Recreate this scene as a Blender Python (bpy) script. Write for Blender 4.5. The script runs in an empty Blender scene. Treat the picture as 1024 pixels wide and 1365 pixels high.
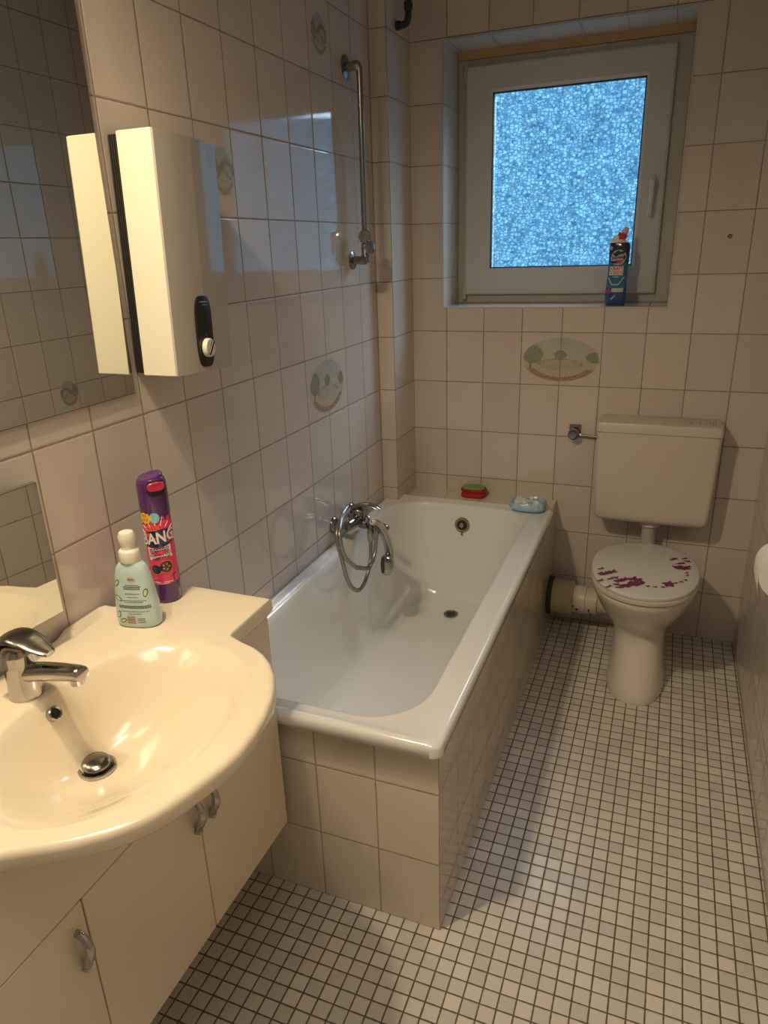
import bpy, bmesh, math, random
from mathutils import Vector, Matrix
random.seed(7)
C = bpy.context.scene.collection
PI = math.pi
sc = bpy.context.scene

# ------------------------------------------------------------------ materials
def new_mat(name):
    m = bpy.data.materials.new(name); m.use_nodes = True
    nt = m.node_tree
    return m, nt, nt.nodes['Principled BSDF']

def pbr(name, col, rough=0.4, metal=0.0, coat=0.0, var=0.04, scale=30, bump=0.0, spec=0.5, **kw):
    m, nt, p = new_mat(name)
    N = nt.nodes; L = nt.links
    tc = N.new('ShaderNodeTexCoord')
    no = N.new('ShaderNodeTexNoise'); no.inputs['Scale'].default_value = scale; no.inputs['Detail'].default_value = 3
    L.new(tc.outputs['Object'], no.inputs['Vector'])
    mx = N.new('ShaderNodeMixRGB')
    mx.inputs[1].default_value = tuple(max(0, c * (1 - var)) for c in col) + (1,)
    mx.inputs[2].default_value = tuple(min(1, c * (1 + var)) for c in col) + (1,)
    L.new(no.outputs['Fac'], mx.inputs[0]); L.new(mx.outputs[0], p.inputs['Base Color'])
    p.inputs['Roughness'].default_value = rough; p.inputs['Metallic'].default_value = metal
    p.inputs['Coat Weight'].default_value = coat; p.inputs['Specular IOR Level'].default_value = spec
    if bump:
        b = N.new('ShaderNodeBump'); b.inputs['Strength'].default_value = bump; b.inputs['Distance'].default_value = .002
        L.new(no.outputs['Fac'], b.inputs['Height']); L.new(b.outputs[0], p.inputs['Normal'])
    for k, v in kw.items(): p.inputs[k].default_value = v
    return m

def mth(nt, op, a, b=None, c=None):
    n = nt.nodes.new('ShaderNodeMath'); n.operation = op
    for i, x in enumerate((a, b, c)):
        if x is None: continue
        if isinstance(x, (int, float)): n.inputs[i].default_value = x
        else: nt.links.new(x, n.inputs[i])
    return n.outputs[0]

def tile_mat(name, px, py, pz, ox, oy, oz, tile, grout, gw, rough, var, tilt, emboss=0.0, spec=0.5, stain=0.0, tilt_pz=None):
    """glazed tiles laid on world axes; px/py/pz pitch and ox/oy/oz joint offset of each axis"""
    m, nt, p = new_mat(name); N = nt.nodes; L = nt.links
    ge = N.new('ShaderNodeNewGeometry')
    sp = N.new('ShaderNodeSeparateXYZ'); L.new(ge.outputs['Position'], sp.inputs[0])
    sn = N.new('ShaderNodeSeparateXYZ'); L.new(ge.outputs['True Normal'], sn.inputs[0])
    nx = mth(nt, 'GREATER_THAN', mth(nt, 'ABSOLUTE', sn.outputs[0]), .5)
    nz = mth(nt, 'GREATER_THAN', mth(nt, 'ABSOLUTE', sn.outputs[2]), .5)
    ux = mth(nt, 'DIVIDE', mth(nt, 'SUBTRACT', sp.outputs[0], ox), px)
    uy = mth(nt, 'DIVIDE', mth(nt, 'SUBTRACT', sp.outputs[1], oy), py)
    uz = mth(nt, 'DIVIDE', mth(nt, 'SUBTRACT', sp.outputs[2], oz), pz)
    def mix(f, a, b): return mth(nt, 'ADD', mth(nt, 'MULTIPLY', a, mth(nt, 'SUBTRACT', 1.0, f)), mth(nt, 'MULTIPLY', b, f))
    u = mix(nx, ux, uy); pu = mix(nx, mth(nt, 'ADD', px, 0.0), mth(nt, 'ADD', py, 0.0))
    v = mix(nz, uz, uy); pv = mix(nz, mth(nt, 'ADD', pz, 0.0), mth(nt, 'ADD', py, 0.0))
    def edge(t, pt):
        fr = mth(nt, 'FRACT', t)
        d = mth(nt, 'MINIMUM', fr, mth(nt, 'SUBTRACT', 1.0, fr))
        return mth(nt, 'MULTIPLY', d, pt)
    d = mth(nt, 'MINIMUM', edge(u, pu), edge(v, pv))
    # wobble of joint edge
    no = N.new('ShaderNodeTexNoise'); no.inputs['Scale'].default_value = 60; L.new(ge.outputs['Position'], no.inputs['Vector'])
    d2 = mth(nt, 'ADD', d, mth(nt, 'MULTIPLY', mth(nt, 'SUBTRACT', no.outputs['Fac'], .5), gw * .5))
    mr = N.new('ShaderNodeMapRange'); mr.interpolation_type = 'SMOOTHSTEP'
    mr.inputs[1].default_value = gw * .38; mr.inputs[2].default_value = gw * .62; L.new(d2, mr.inputs[0])
    mask = mr.outputs[0]
    # per tile randoms
    cb = N.new('ShaderNodeCombineXYZ'); L.new(mth(nt, 'FLOOR', u), cb.inputs[0]); L.new(mth(nt, 'FLOOR', v), cb.inputs[1])
    L.new(mth(nt, 'ADD', nx, mth(nt, 'MULTIPLY', nz, 3.0)), cb.inputs[2])
    wn = N.new('ShaderNodeTexWhiteNoise'); L.new(cb.outputs[0], wn.inputs['Vector'])
    hue = N.new('ShaderNodeHueSaturation'); hue.inputs['Color'].default_value = tuple(tile) + (1,)
    L.new(mth(nt, 'ADD', 1 - var, mth(nt, 'MULTIPLY', wn.outputs['Value'], 2 * var)), hue.inputs['Value'])
    col = hue.outputs[0]
    if stain:
        ns = N.new('ShaderNodeTexNoise'); ns.inputs['Scale'].default_value = 3.5; ns.inputs['Detail'].default_value = 6
        L.new(ge.outputs['Position'], ns.inputs['Vector'])
        ms = N.new('ShaderNodeMixRGB'); ms.blend_type = 'MULTIPLY'
        L.new(mth(nt, 'MULTIPLY', ns.outputs['Fac'], stain), ms.inputs[0]); L.new(col, ms.inputs[1]); ms.inputs[2].default_value = (.62, .55, .45, 1)
        col = ms.outputs[0]
    ng = N.new('ShaderNodeTexNoise'); ng.inputs['Scale'].default_value = 9; L.new(ge.outputs['Position'], ng.inputs['Vector'])
    gm = N.new('ShaderNodeMixRGB'); gm.inputs[1].default_value = tuple(c * .7 for c in grout) + (1,); gm.inputs[2].default_value = tuple(min(1, c * 1.35) for c in grout) + (1,)
    L.new(ng.outputs['Fac'], gm.inputs[0])
    mc = N.new('ShaderNodeMixRGB'); L.new(mask, mc.inputs[0]); L.new(gm.outputs[0], mc.inputs[1]); L.new(col, mc.inputs[2])
    L.new(mc.outputs[0], p.inputs['Base Color'])
    rr = mth(nt, 'ADD', mth(nt, 'MULTIPLY', mask, rough - .75), .75); L.new(rr, p.inputs['Roughness'])
    p.inputs['Specular IOR Level'].default_value = spec
    # bump: pillow edge + weave + slow waviness
    me = N.new('ShaderNodeMapRange'); me.interpolation_type = 'SMOOTHSTEP'; me.inputs[1].default_value = gw * .3; me.inputs[2].default_value = gw * 1.3; L.new(d, me.inputs[0])
    h = me.outputs[0]
    nw = N.new('ShaderNodeTexNoise'); nw.inputs['Scale'].default_value = 14; nw.inputs['Detail'].default_value = 1; L.new(ge.outputs['Position'], nw.inputs['Vector'])
    h = mth(nt, 'ADD', h, mth(nt, 'MULTIPLY', nw.outputs['Fac'], .06))
    if emboss:
        wv = mth(nt, 'SINE', mth(nt, 'MULTIPLY', mth(nt, 'ADD', mth(nt, 'MULTIPLY', u, pu), mth(nt, 'MULTIPLY', v, pv)), 900.0))
        wv2 = mth(nt, 'SINE', mth(nt, 'MULTIPLY', mth(nt, 'SUBTRACT', mth(nt, 'MULTIPLY', u, pu), mth(nt, 'MULTIPLY', v, pv)), 900.0))
        h = mth(nt, 'ADD', h, mth(nt, 'MULTIPLY', mth(nt, 'MULTIPLY', wv, wv2), emboss))
    b = N.new('ShaderNodeBump'); b.inputs['Strength'].default_value = .5; b.inputs['Distance'].default_value = .0009; L.new(h, b.inputs['Height'])
    # small tilt of every tile
    vs = N.new('ShaderNodeVectorMath'); vs.operation = 'SUBTRACT'; L.new(wn.outputs['Color'], vs.inputs[0]); vs.inputs[1].default_value = (.5, .5, .5)
    vm = N.new('ShaderNodeVectorMath'); vm.operation = 'SCALE'; L.new(vs.outputs[0], vm.inputs[0]); vm.inputs['Scale'].default_value = tilt
    va = N.new('ShaderNodeVectorMath'); va.operation = 'ADD'; L.new(b.outputs[0], va.inputs[0]); L.new(vm.outputs[0], va.inputs[1])
    vn = N.new('ShaderNodeVectorMath'); vn.operation = 'NORMALIZE'; L.new(va.outputs[0], vn.inputs[0])
    L.new(vn.outputs[0], p.inputs['Normal'])
    return m

OYL, OXB = -0.3794, 0.2047
TILE = (.61, .545, .48); GROUT = (.26, .205, .15)
M = {}
M['tile'] = tile_mat('wall_tile', .15, .15, .2, OXB, OYL, 0, TILE, GROUT, .0036, .045, .045, .010, emboss=.012, spec=.9)
M['backtile'] = tile_mat('back_wall_tile', .15, .3, .2, OXB, 0, 0, TILE, GROUT, .0036, .045, .045, .010, emboss=.012, spec=.9)
M['piertile'] = tile_mat('pier_tile', .0643, .2245, .2, 0, 0, 0, TILE, GROUT, .0036, .045, .045, .010, emboss=.012, spec=.9)
M['tubtile'] = tile_mat('tub_tile', .15, .15, .2, .672, -1.462, 0, (.67, .60, .50), (.36, .29, .20), .0036, .05, .045, .010, emboss=.012, spec=.7)
M['floor'] = tile_mat('floor_mosaic', .0366, .0366, .0366, 1.3512, -.98, 0, (.66, .635, .575), (.125, .09, .055), .0036, .24, .10, .03, spec=.5, stain=.30)
M['plaster'] = pbr('plaster', (.50, .48, .43), .9, var=.03)
M['ceramic'] = pbr('ceramic_cream', (.80, .70, .515), .17, coat=.25, var=.015, scale=6)
M['cabinet'] = pbr('cabinet_cream', (.75, .67, .52), .16, coat=.3, var=.015, scale=5)
M['cab_in'] = pbr('cabinet_inside', (.35, .3, .24), .6)
M['enamel'] = pbr('enamel_white', (.75, .75, .725), .14, coat=.5, var=.02, scale=4)
M['toilet'] = pbr('toilet_ceramic', (.66, .62, .54), .15, coat=.4, var=.02, scale=8)
M['lid'] = pbr('toilet_lid', (.66, .655, .62), .22, coat=.3, var=.015)
M['tank'] = pbr('tank_plastic', (.61, .55, .48), .38, var=.02, scale=5)
M['chrome'] = pbr('chrome', (.48, .465, .44), .14, metal=1, var=.12, scale=60)
M['chrome_old'] = pbr('chrome_worn', (.30, .285, .26), .22, metal=1, var=.25, scale=90)
M['brass_old'] = pbr('tarnished_brass', (.34, .27, .17), .35, metal=.8, var=.3, scale=120)
M['hose'] = pbr('hose_metal', (.34, .325, .30), .35, metal=.9, var=.1)
M['dark'] = pbr('dark_plastic', (.012, .011, .010), .3, var=.1)
M['black_gap'] = pbr('black_gap_shade', (.02, .016, .012), .7)  # near black, paints the shade in the gap behind the heater
M['heater'] = pbr('heater_white', (.74, .71, .56), .30, coat=.0, var=.008, scale=3)
M['heater_shaded'] = pbr('heater_white_shaded', (.47, .44, .385), .09, coat=.3, var=.01, scale=3)  # heater white darkened: shade on the front put into its colour
M['upvc'] = pbr('window_plastic', (.56, .55, .50), .3, var=.02, scale=10)
M['upvc_old'] = pbr('window_plastic_yellowed', (.50, .475, .40), .35, var=.03, scale=10)
M['wood'] = pbr('foam_strip_tan', (.50, .36, .19), .8, var=.15, scale=50)
M['seal'] = pbr('seal_grey', (.03, .03, .035), .6)
M['mirror'] = pbr('mirror_glass', (.80, .81, .76), .0, metal=1, var=.0)
M['mirror_edge'] = pbr('mirror_edge', (.10, .09, .07), .4)
M['pump'] = pbr('pump_cream', (.80, .76, .62), .35)
M['soapbody'] = pbr('soap_bottle_mint', (.50, .65, .63), .2, coat=.4, var=.05, scale=25)
M['print'] = pbr('print_grey', (.10, .13, .12), .5)
M['printlt'] = pbr('print_tan', (.55, .47, .36), .5)
M['leafgreen'] = pbr('print_green', (.05, .12, .04), .5)
M['leaflight'] = pbr('print_pale_green', (.55, .66, .38), .5)
M['purple'] = pbr('can_purple', (.085, .02, .13), .22, coat=.5, var=.06)
M['pink'] = pbr('can_pink', (.78, .04, .13), .25, coat=.5, var=.12, scale=60)
M['redcap'] = pbr('trigger_red', (.50, .02, .06), .3, coat=.3)
M['white'] = pbr('print_white', (.80, .78, .72), .4)
M['yellow'] = pbr('print_yellow', (.85, .62, .05), .4)
M['orange'] = pbr('print_orange', (.80, .16, .03), .4)
M['cyan'] = pbr('print_cyan', (.25, .55, .60), .4)
M['navy'] = pbr('bottle_navy', (.012, .022, .07), .2, coat=.5)
M['blue'] = pbr('bottle_blue', (.02, .16, .30), .2, coat=.5, var=.1)
M['royal'] = pbr('bottle_royal', (.02, .06, .24), .2, coat=.5)
M['red'] = pbr('print_red', (.60, .03, .03), .4)
M['silver'] = pbr('print_silver', (.42, .43, .44), .35, var=.1)
M['capclear'] = pbr('cap_pale_pink', (.72, .55, .60), .2, coat=.4)
M['sponge_red'] = pbr('sponge_red', (.42, .012, .015), .7, var=.3, scale=250, bump=.8)
M['sponge_green'] = pbr('sponge_green', (.20, .36, .10), .8, var=.25, scale=250, bump=.8)
M['film'] = pbr('blue_film', (.36, .56, .66), .25, coat=.6, var=.15, scale=40, bump=.8)
M['soapwhite'] = pbr('wrapped_white', (.70, .72, .68), .4, var=.1, scale=90)
M['magenta'] = pbr('print_magenta', (.17, .012, .085), .4, var=.3, scale=80)
M['pipe'] = pbr('pipe_cream', (.56, .48, .30), .4, var=.05)
M['pipelt'] = pbr('pipe_connector_white', (.62, .57, .44), .4, var=.05)
M['rubber'] = pbr('rubber_dark', (.03, .022, .015), .6)
M['paper'] = pbr('tissue_paper', (.78, .76, .74), .9, var=.04, scale=80, bump=.5)
M['card'] = pbr('cardboard', (.45, .34, .22), .8)

# vertex colour material for printed landscapes
def vc_mat(name, rough):
    m, nt, p = new_mat(name)
    a = nt.nodes.new('ShaderNodeVertexColor'); a.layer_name = 'Col'
    no = nt.nodes.new('ShaderNodeTexNoise'); no.inputs['Scale'].default_value = 160
    tc = nt.nodes.new('ShaderNodeTexCoord'); nt.links.new(tc.outputs['Object'], no.inputs['Vector'])
    mx = nt.nodes.new('ShaderNodeMixRGB'); mx.blend_type = 'OVERLAY'; mx.inputs[0].default_value = .25
    nt.links.new(a.outputs[0], mx.inputs[1]); nt.links.new(no.outputs['Fac'], mx.inputs[2])
    nt.links.new(mx.outputs[0], p.inputs['Base Color']); p.inputs['Roughness'].default_value = rough
    p.inputs['Specular IOR Level'].default_value = .55
    return m
M['picture'] = vc_mat('printed_picture', .12)

# patterned privacy glass; its own blue emission stands in for dusk light
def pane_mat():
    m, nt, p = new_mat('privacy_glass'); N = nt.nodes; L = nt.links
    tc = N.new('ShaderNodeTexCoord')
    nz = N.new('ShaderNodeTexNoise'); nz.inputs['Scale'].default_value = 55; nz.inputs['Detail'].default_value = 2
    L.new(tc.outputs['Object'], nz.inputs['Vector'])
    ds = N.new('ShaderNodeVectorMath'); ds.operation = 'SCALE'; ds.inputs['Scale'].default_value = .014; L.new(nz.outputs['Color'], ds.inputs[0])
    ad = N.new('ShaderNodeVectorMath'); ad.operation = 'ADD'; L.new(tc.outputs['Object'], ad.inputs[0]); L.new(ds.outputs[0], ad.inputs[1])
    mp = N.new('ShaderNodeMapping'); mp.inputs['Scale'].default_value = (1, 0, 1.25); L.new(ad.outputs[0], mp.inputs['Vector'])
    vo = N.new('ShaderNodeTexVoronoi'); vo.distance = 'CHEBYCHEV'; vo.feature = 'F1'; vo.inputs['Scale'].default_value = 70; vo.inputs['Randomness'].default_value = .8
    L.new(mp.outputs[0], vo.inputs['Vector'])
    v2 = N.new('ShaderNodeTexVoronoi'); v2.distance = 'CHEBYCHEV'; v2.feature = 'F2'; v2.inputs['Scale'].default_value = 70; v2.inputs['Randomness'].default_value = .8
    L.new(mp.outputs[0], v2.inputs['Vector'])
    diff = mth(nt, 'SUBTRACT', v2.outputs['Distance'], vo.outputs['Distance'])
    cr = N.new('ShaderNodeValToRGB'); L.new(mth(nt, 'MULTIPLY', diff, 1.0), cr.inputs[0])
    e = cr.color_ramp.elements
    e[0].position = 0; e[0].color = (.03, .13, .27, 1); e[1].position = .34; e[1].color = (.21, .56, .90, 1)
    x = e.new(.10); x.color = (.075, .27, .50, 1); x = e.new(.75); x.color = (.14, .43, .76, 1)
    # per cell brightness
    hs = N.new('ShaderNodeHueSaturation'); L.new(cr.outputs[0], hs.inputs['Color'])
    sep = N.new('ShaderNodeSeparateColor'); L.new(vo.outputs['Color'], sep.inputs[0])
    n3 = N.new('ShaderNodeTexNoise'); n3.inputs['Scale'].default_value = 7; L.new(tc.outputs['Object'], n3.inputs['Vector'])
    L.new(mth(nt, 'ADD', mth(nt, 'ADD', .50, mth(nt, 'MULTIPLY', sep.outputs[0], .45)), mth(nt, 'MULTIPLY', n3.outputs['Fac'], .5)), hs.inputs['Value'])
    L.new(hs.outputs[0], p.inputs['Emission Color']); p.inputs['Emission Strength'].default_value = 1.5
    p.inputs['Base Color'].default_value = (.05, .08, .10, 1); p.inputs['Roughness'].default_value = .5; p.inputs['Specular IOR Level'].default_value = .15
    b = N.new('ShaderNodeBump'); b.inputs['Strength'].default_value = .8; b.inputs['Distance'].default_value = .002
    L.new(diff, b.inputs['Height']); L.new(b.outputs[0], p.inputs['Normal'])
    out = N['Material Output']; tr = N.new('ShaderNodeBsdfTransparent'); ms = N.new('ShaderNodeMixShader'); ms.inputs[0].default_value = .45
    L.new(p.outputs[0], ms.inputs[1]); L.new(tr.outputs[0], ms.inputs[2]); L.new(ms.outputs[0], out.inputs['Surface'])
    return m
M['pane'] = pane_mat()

# ------------------------------------------------------------------ mesh helpers
def wloc(o):
    v = Vector((0, 0, 0))
    while o is not None: v += o.location; o = o.parent
    return v

def obj(name, bm, mat, parent=None, loc=None, smooth=None, label=None):
    """links bm (world coordinates) as ONE object; smooth = auto-smooth angle in degrees"""
    base = wloc(parent) if parent else Vector(loc or (0, 0, 0))
    if parent is None and loc is None:
        xs = [v.co for v in bm.verts]
        base = Vector(((min(c.x for c in xs) + max(c.x for c in xs)) / 2, (min(c.y for c in xs) + max(c.y for c in xs)) / 2, min(c.z for c in xs)))
    for v in bm.verts: v.co -= base
    me = bpy.data.meshes.new(name)
    if smooth is not None:
        for f in bm.faces: f.smooth = True
        bm.normal_update()
        a = math.radians(smooth)
        for e in bm.edges:
            if len(e.link_faces) == 2 and e.calc_face_angle(0) > a: e.smooth = False
    bm.to_mesh(me); bm.free()
    mats = mat if isinstance(mat, (list, tuple)) else [mat]
    for mm in mats: me.materials.append(M[mm] if isinstance(mm, str) else mm)
    o = bpy.data.objects.new(name, me); C.objects.link(o)
    if parent: o.parent = parent
    else: o.location = base
    if label: o['label'] = label
    return o

def thing(name, label, cat, loc, group=None):
    o = bpy.data.objects.new(name, None); o.empty_display_size = .05; C.objects.link(o); o.location = loc
    o['label'] = label; o['category'] = cat
    if group: o['group'] = group
    return o
def tag(o, label, cat, group=None):
    o['label'] = label; o['category'] = cat
    if group: o['group'] = group
    return o
def struct(o): o['kind'] = 'structure'; return o

def box(bm, x0, x1, y0, y1, z0, z1, bev=0.0, seg=2, mi=0):
    b = bmesh.new()
    bmesh.ops.create_cube(b, size=1)
    for v in b.verts: v.co = Vector(((x0 + x1) / 2 + v.co.x * (x1 - x0), (y0 + y1) / 2 + v.co.y * (y1 - y0), (z0 + z1) / 2 + v.co.z * (z1 - z0)))
    if bev: bmesh.ops.bevel(b, geom=b.edges[:] , offset=bev, segments=seg, profile=.5, affect='EDGES')
    merge(bm, b, mi)

def merge(bm, b, mi=0, mat=None):
    vm = {}
    for v in b.verts: vm[v] = bm.verts.new(mat @ v.co if mat else v.co)
    for f in b.faces:
        try: nf = bm.faces.new([vm[v] for v in f.verts]); nf.material_index = mi; nf.smooth = f.smooth
        except ValueError: pass
    b.free()

def BM(): return bmesh.new()

def frame_from(d, up=None):
    d = d.normalized()
    a = Vector(up) if up else (Vector((0, 0, 1)) if abs(d.z) < .9 else Vector((1, 0, 0)))
    x = a.cross(d).normalized(); y = d.cross(x)
    return x, y

def tube(bm, pts, r, seg=12, cap=True, mi=0, closed=False):
    P = [Vector(p) for p in pts]; n = len(P)
    R = r if isinstance(r, (list, tuple)) else [r] * n
    rings = []; x = None
    for i in range(n):
        if closed: d = P[(i + 1) % n] - P[i - 1]
        else: d = P[min(i + 1, n - 1)] - P[max(i - 1, 0)]
        d.normalize()
        if x is None: x, y = frame_from(d)
        else:
            x = (x - d * x.dot(d)).normalized(); y = d.cross(x)
        rings.append([bm.verts.new(P[i] + (x * math.cos(2 * PI * k / seg) + y * math.sin(2 * PI * k / seg)) * R[i]) for k in range(seg)])
    for i in range(n if closed else n - 1):
        a, b = rings[i], rings[(i + 1) % n]
        for k in range(seg):
            f = bm.faces.new((a[k], a[(k + 1) % seg], b[(k + 1) % seg], b[k])); f.material_index = mi
    if cap and not closed:
        bm.faces.new(rings[0][::-1]).material_index = mi; bm.faces.new(rings[-1]).material_index = mi

def smooth_path(pts, k=6):
    P = [Vector(p) for p in pts]; out = []
    for i in range(len(P) - 1):
        p0 = P[max(i - 1, 0)]; p1 = P[i]; p2 = P[i + 1]; p3 = P[min(i + 2, len(P) - 1)]
        for j in range(k):
            t = j / k
            out.append(.5 * ((2 * p1) + (p2 - p0) * t + (2 * p0 - 5 * p1 + 4 * p2 - p3) * t * t + (3 * p1 - p0 - 3 * p2 + p3) * t ** 3))
    out.append(P[-1]); return out

def lathe(bm, prof, origin, axis=(0, 0, 1), seg=32, mi=0, sx=1, sy=1, up=None):
    """prof: list of (radius, height) along axis; r==0 ends are closed to a point"""
    o = Vector(origin); d = Vector(axis).normalized()
    if abs(d.z) > .999: x, y = Vector((1, 0, 0)), Vector((0, 1, 0)) * (1 if d.z > 0 else -1)
    else: x, y = frame_from(d, up)
    rings = []
    for r, h in prof:
        if r < 1e-6: rings.append([bm.verts.new(o + d * h)])
        else: rings.append([bm.verts.new(o + d * h + (x * math.cos(2 * PI * k / seg) * sx + y * math.sin(2 * PI * k / seg) * sy) * r) for k in range(seg)])
    for a, b in zip(rings, rings[1:]):
        for k in range(seg):
            k2 = (k + 1) % seg
            if len(a) == 1 and len(b) == 1: continue
            if len(a) == 1: f = bm.faces.new((a[0], b[k2], b[k]))
            elif len(b) == 1: f = bm.faces.new((a[k], a[k2], b[0]))
            else: f = bm.faces.new((a[k], a[k2], b[k2], b[k]))
            f.material_index = mi
    if len(rings[0]) > 1: bm.faces.new(rings[0][::-1]).material_index = mi
    if len(rings[-1]) > 1: bm.faces.new(rings[-1]).material_index = mi

def loft(bm, rings, mi=0, cap0=True, cap1=True):
    R = [[bm.verts.new(p) for p in r] for r in rings]; n = len(R[0])
    for a, b in zip(R, R[1:]):
        for k in range(n):
            f = bm.faces.new((a[k], a[(k + 1) % n], b[(k + 1) % n], b[k])); f.material_index = mi
    if cap0: bm.faces.new(R[0][::-1]).material_index = mi
    if cap1: bm.faces.new(R[-1]).material_index = mi
    return R

def sellipse(cx, cy, rx, ryf, ryb, z, n=48, e=2.2, e2=None):
    """superellipse ring; ryf toward -y, ryb toward +y"""
    out = []
    for k in range(n):
        t = 2 * PI * k / n; c, s = math.cos(t), math.sin(t)
        ee = e if s < 0 else (e2 or e)
        x = math.copysign(abs(c) ** (2 / ee), c) * rx
        y = math.copysign(abs(s) ** (2 / ee), s) * (ryf if s < 0 else ryb)
        out.append(Vector((cx + x, cy + y, z)))
    return out

def rrect(x0, x1, y0, y1, r, z, n=8):
    r = min(r, (x1 - x0) / 2 - 1e-4, (y1 - y0) / 2 - 1e-4); out = []
    for cx, cy, a in ((x1 - r, y1 - r, 0), (x0 + r, y1 - r, 90), (x0 + r, y0 + r, 180), (x1 - r, y0 + r, 270)):
        for k in range(n + 1):
            t = math.radians(a + 90 * k / n); out.append(Vector((cx + r * math.cos(t), cy + r * math.sin(t), z)))
    return out

def text_polys(s, size=1.0, bold=0.0, align='CENTER', shear=0.0):
    cu = bpy.data.curves.new('txt', 'FONT'); cu.body = s; cu.size = size; cu.align_x = align; cu.align_y = 'CENTER'
    cu.offset = bold; cu.shear = shear; cu.resolution_u = 3
    o = bpy.data.objects.new('txt', cu); C.objects.link(o)
    bpy.context.view_layer.update()
    me = bpy.data.meshes.new_from_object(o.evaluated_get(bpy.context.evaluated_depsgraph_get()))
    vs = [(v.co.x, v.co.y) for v in me.vertices]; fs = [tuple(p.vertices) for p in me.polygons]
    bpy.data.objects.remove(o); bpy.data.curves.remove(cu); bpy.data.meshes.remove(me)
    return vs, fs

def put_text(bm, s, size, fmap, mi=0, bold=0.0, shear=0.0, u0=0, v0=0, sx=1, rot=0):
    vs, fs = text_polys(s, size, bold, shear=shear)
    cr, sr = math.cos(rot), math.sin(rot)
    V = [bm.verts.new(fmap(u0 + (x * sx) * cr - y * sr, v0 + (x * sx) * sr + y * cr)) for x, y in vs]
    for f in fs:
        try: bm.faces.new([V[i] for i in f]).material_index = mi
        except ValueError: pass

def put_poly(bm, pts, fmap, mi=0):
    """fan-less grid friendly polygon: subdivides via centre point"""
    c = (sum(p[0] for p in pts) / len(pts), sum(p[1] for p in pts) / len(pts))
    vc = bm.verts.new(fmap(*c)); mid = [bm.verts.new(fmap((p[0] + c[0]) / 2, (p[1] + c[1]) / 2)) for p in pts]; V = [bm.verts.new(fmap(*p)) for p in pts]
    n = len(pts)
    for k in range(n):
        j = (k + 1) % n
        bm.faces.new((vc, mid[k], mid[j])).material_index = mi
        bm.faces.new((mid[k], V[k], V[j], mid[j])).material_index = mi
def put_rect(bm, u0, u1, v0, v1, fmap, mi=0, nu=6, nv=1):
    g = [[bm.verts.new(fmap(u0 + (u1 - u0) * i / nu, v0 + (v1 - v0) * j / nv)) for i in range(nu + 1)] for j in range(nv + 1)]
    for j in range(nv):
        for i in range(nu):
            bm.faces.new((g[j][i], g[j][i + 1], g[j + 1][i + 1], g[j + 1][i])).material_index = mi
def ell(cu, cv, ru, rv, n=24, rot=0):
    return [(cu + ru * math.cos(2 * PI * k / n) * math.cos(rot) - rv * math.sin(2 * PI * k / n) * math.sin(rot),
             cv + ru * math.cos(2 * PI * k / n) * math.sin(rot) + rv * math.sin(2 * PI * k / n) * math.cos(rot)) for k in range(n)]

# ------------------------------------------------------------------ room
W = 1.392; YF = -3.45; H = 2.52; T = .12
b = BM(); box(b, -T, W + T, YF - T, .4, -.12, 0); struct(obj('floor', b, 'floor'))
b = BM(); box(b, -T, W + T, YF - T, .4, H, H + .1); struct(obj('ceiling', b, 'plaster'))
b = BM(); box(b, -T, 0, YF - T, .4, 0, H); WL = struct(obj('wall_left', b, 'tile'))
b = BM(); box(b, W, W + T, YF - T, .4, 0, H); WR = struct(obj('wall_right', b, 'tile'))
b = BM(); box(b, 0, W, YF - T, YF, 0, H); struct(obj('wall_front', b, 'plaster'))
wx0, wx1, wz0, wz1, WD = .19, 1.016, 1.293, 2.193, .30
b = BM()
box(b, 0, wx0, 0, WD, 0, H); box(b, wx1, W, 0, WD, 0, H); box(b, wx0, wx1, 0, WD, 0, wz0); box(b, wx0, wx1, 0, WD, wz1, H)
WB = struct(obj('wall_back', b, 'backtile'))
b = BM(); box(b, 0, .0643, -.2245, 0, 0, H); struct(obj('trim_1', b, 'piertile'))
# white edge bead round the window recess
b = BM()
g = .004
for (x0, x1, z0, z1) in ((wx0 - g, wx0, wz0 - g, wz1 + g), (wx1, wx1 + g, wz0 - g, wz1 + g), (wx0, wx1, wz0 - g, wz0), (wx0, wx1, wz1, wz1 + g)):
    box(b, x0, x1, -.003, .004, z0, z1)
struct(obj('trim_2', b, 'upvc'))

# window ------------------------------------------------------------
win = bpy.data.objects.new('window_1', None); C.objects.link(win); win.location = (.6, .22, wz0); win['kind'] = 'structure'
def frame_bars(bm, X0, X1, Z0, Z1, w, y0, y1, bev=.003, wb=None, wt=None, wl=None, wr=None):
    wb = w if wb is None else wb; wt = w if wt is None else wt; wl = w if wl is None else wl; wr = w if wr is None else wr
    # mitred profile ring
    def ring(i, y):
        return [Vector((X0 + wl * i, y, Z0 + wb * i)), Vector((X1 - wr * i, y, Z0 + wb * i)), Vector((X1 - wr * i, y, Z1 - wt * i)), Vector((X0 + wl * i, y, Z1 - wt * i))]
    e = .12
    prof = [(0, y1), (0, y0 + bev), (e * .6, y0), (1 - e, y0), (1, y0 + bev * 2.2), (1, y1)]
    R = [[bm.verts.new(p) for p in ring(i, y)] for i, y in prof]
    R.append(R[0])
    for a, c in zip(R, R[1:]):
        for k in range(4): bm.faces.new((a[k], a[(k + 1) % 4], c[(k + 1) % 4], c[k]))
b = BM(); frame_bars(b, wx0, wx1, wz0, wz1 - .026, .05, .205, .27, wl=.055, wr=.075, wb=.055, wt=.045); obj('window_frame', b, 'upvc_old', win)
b = BM(); box(b, wx0, wx1, .2, .27, wz1 - .026, wz1); obj('top_filler_strip', b, 'wood', win, label='tan filler strip above the frame')
sx0, sx1, sz0, sz1 = .226, .962, 1.328, 2.140
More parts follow.
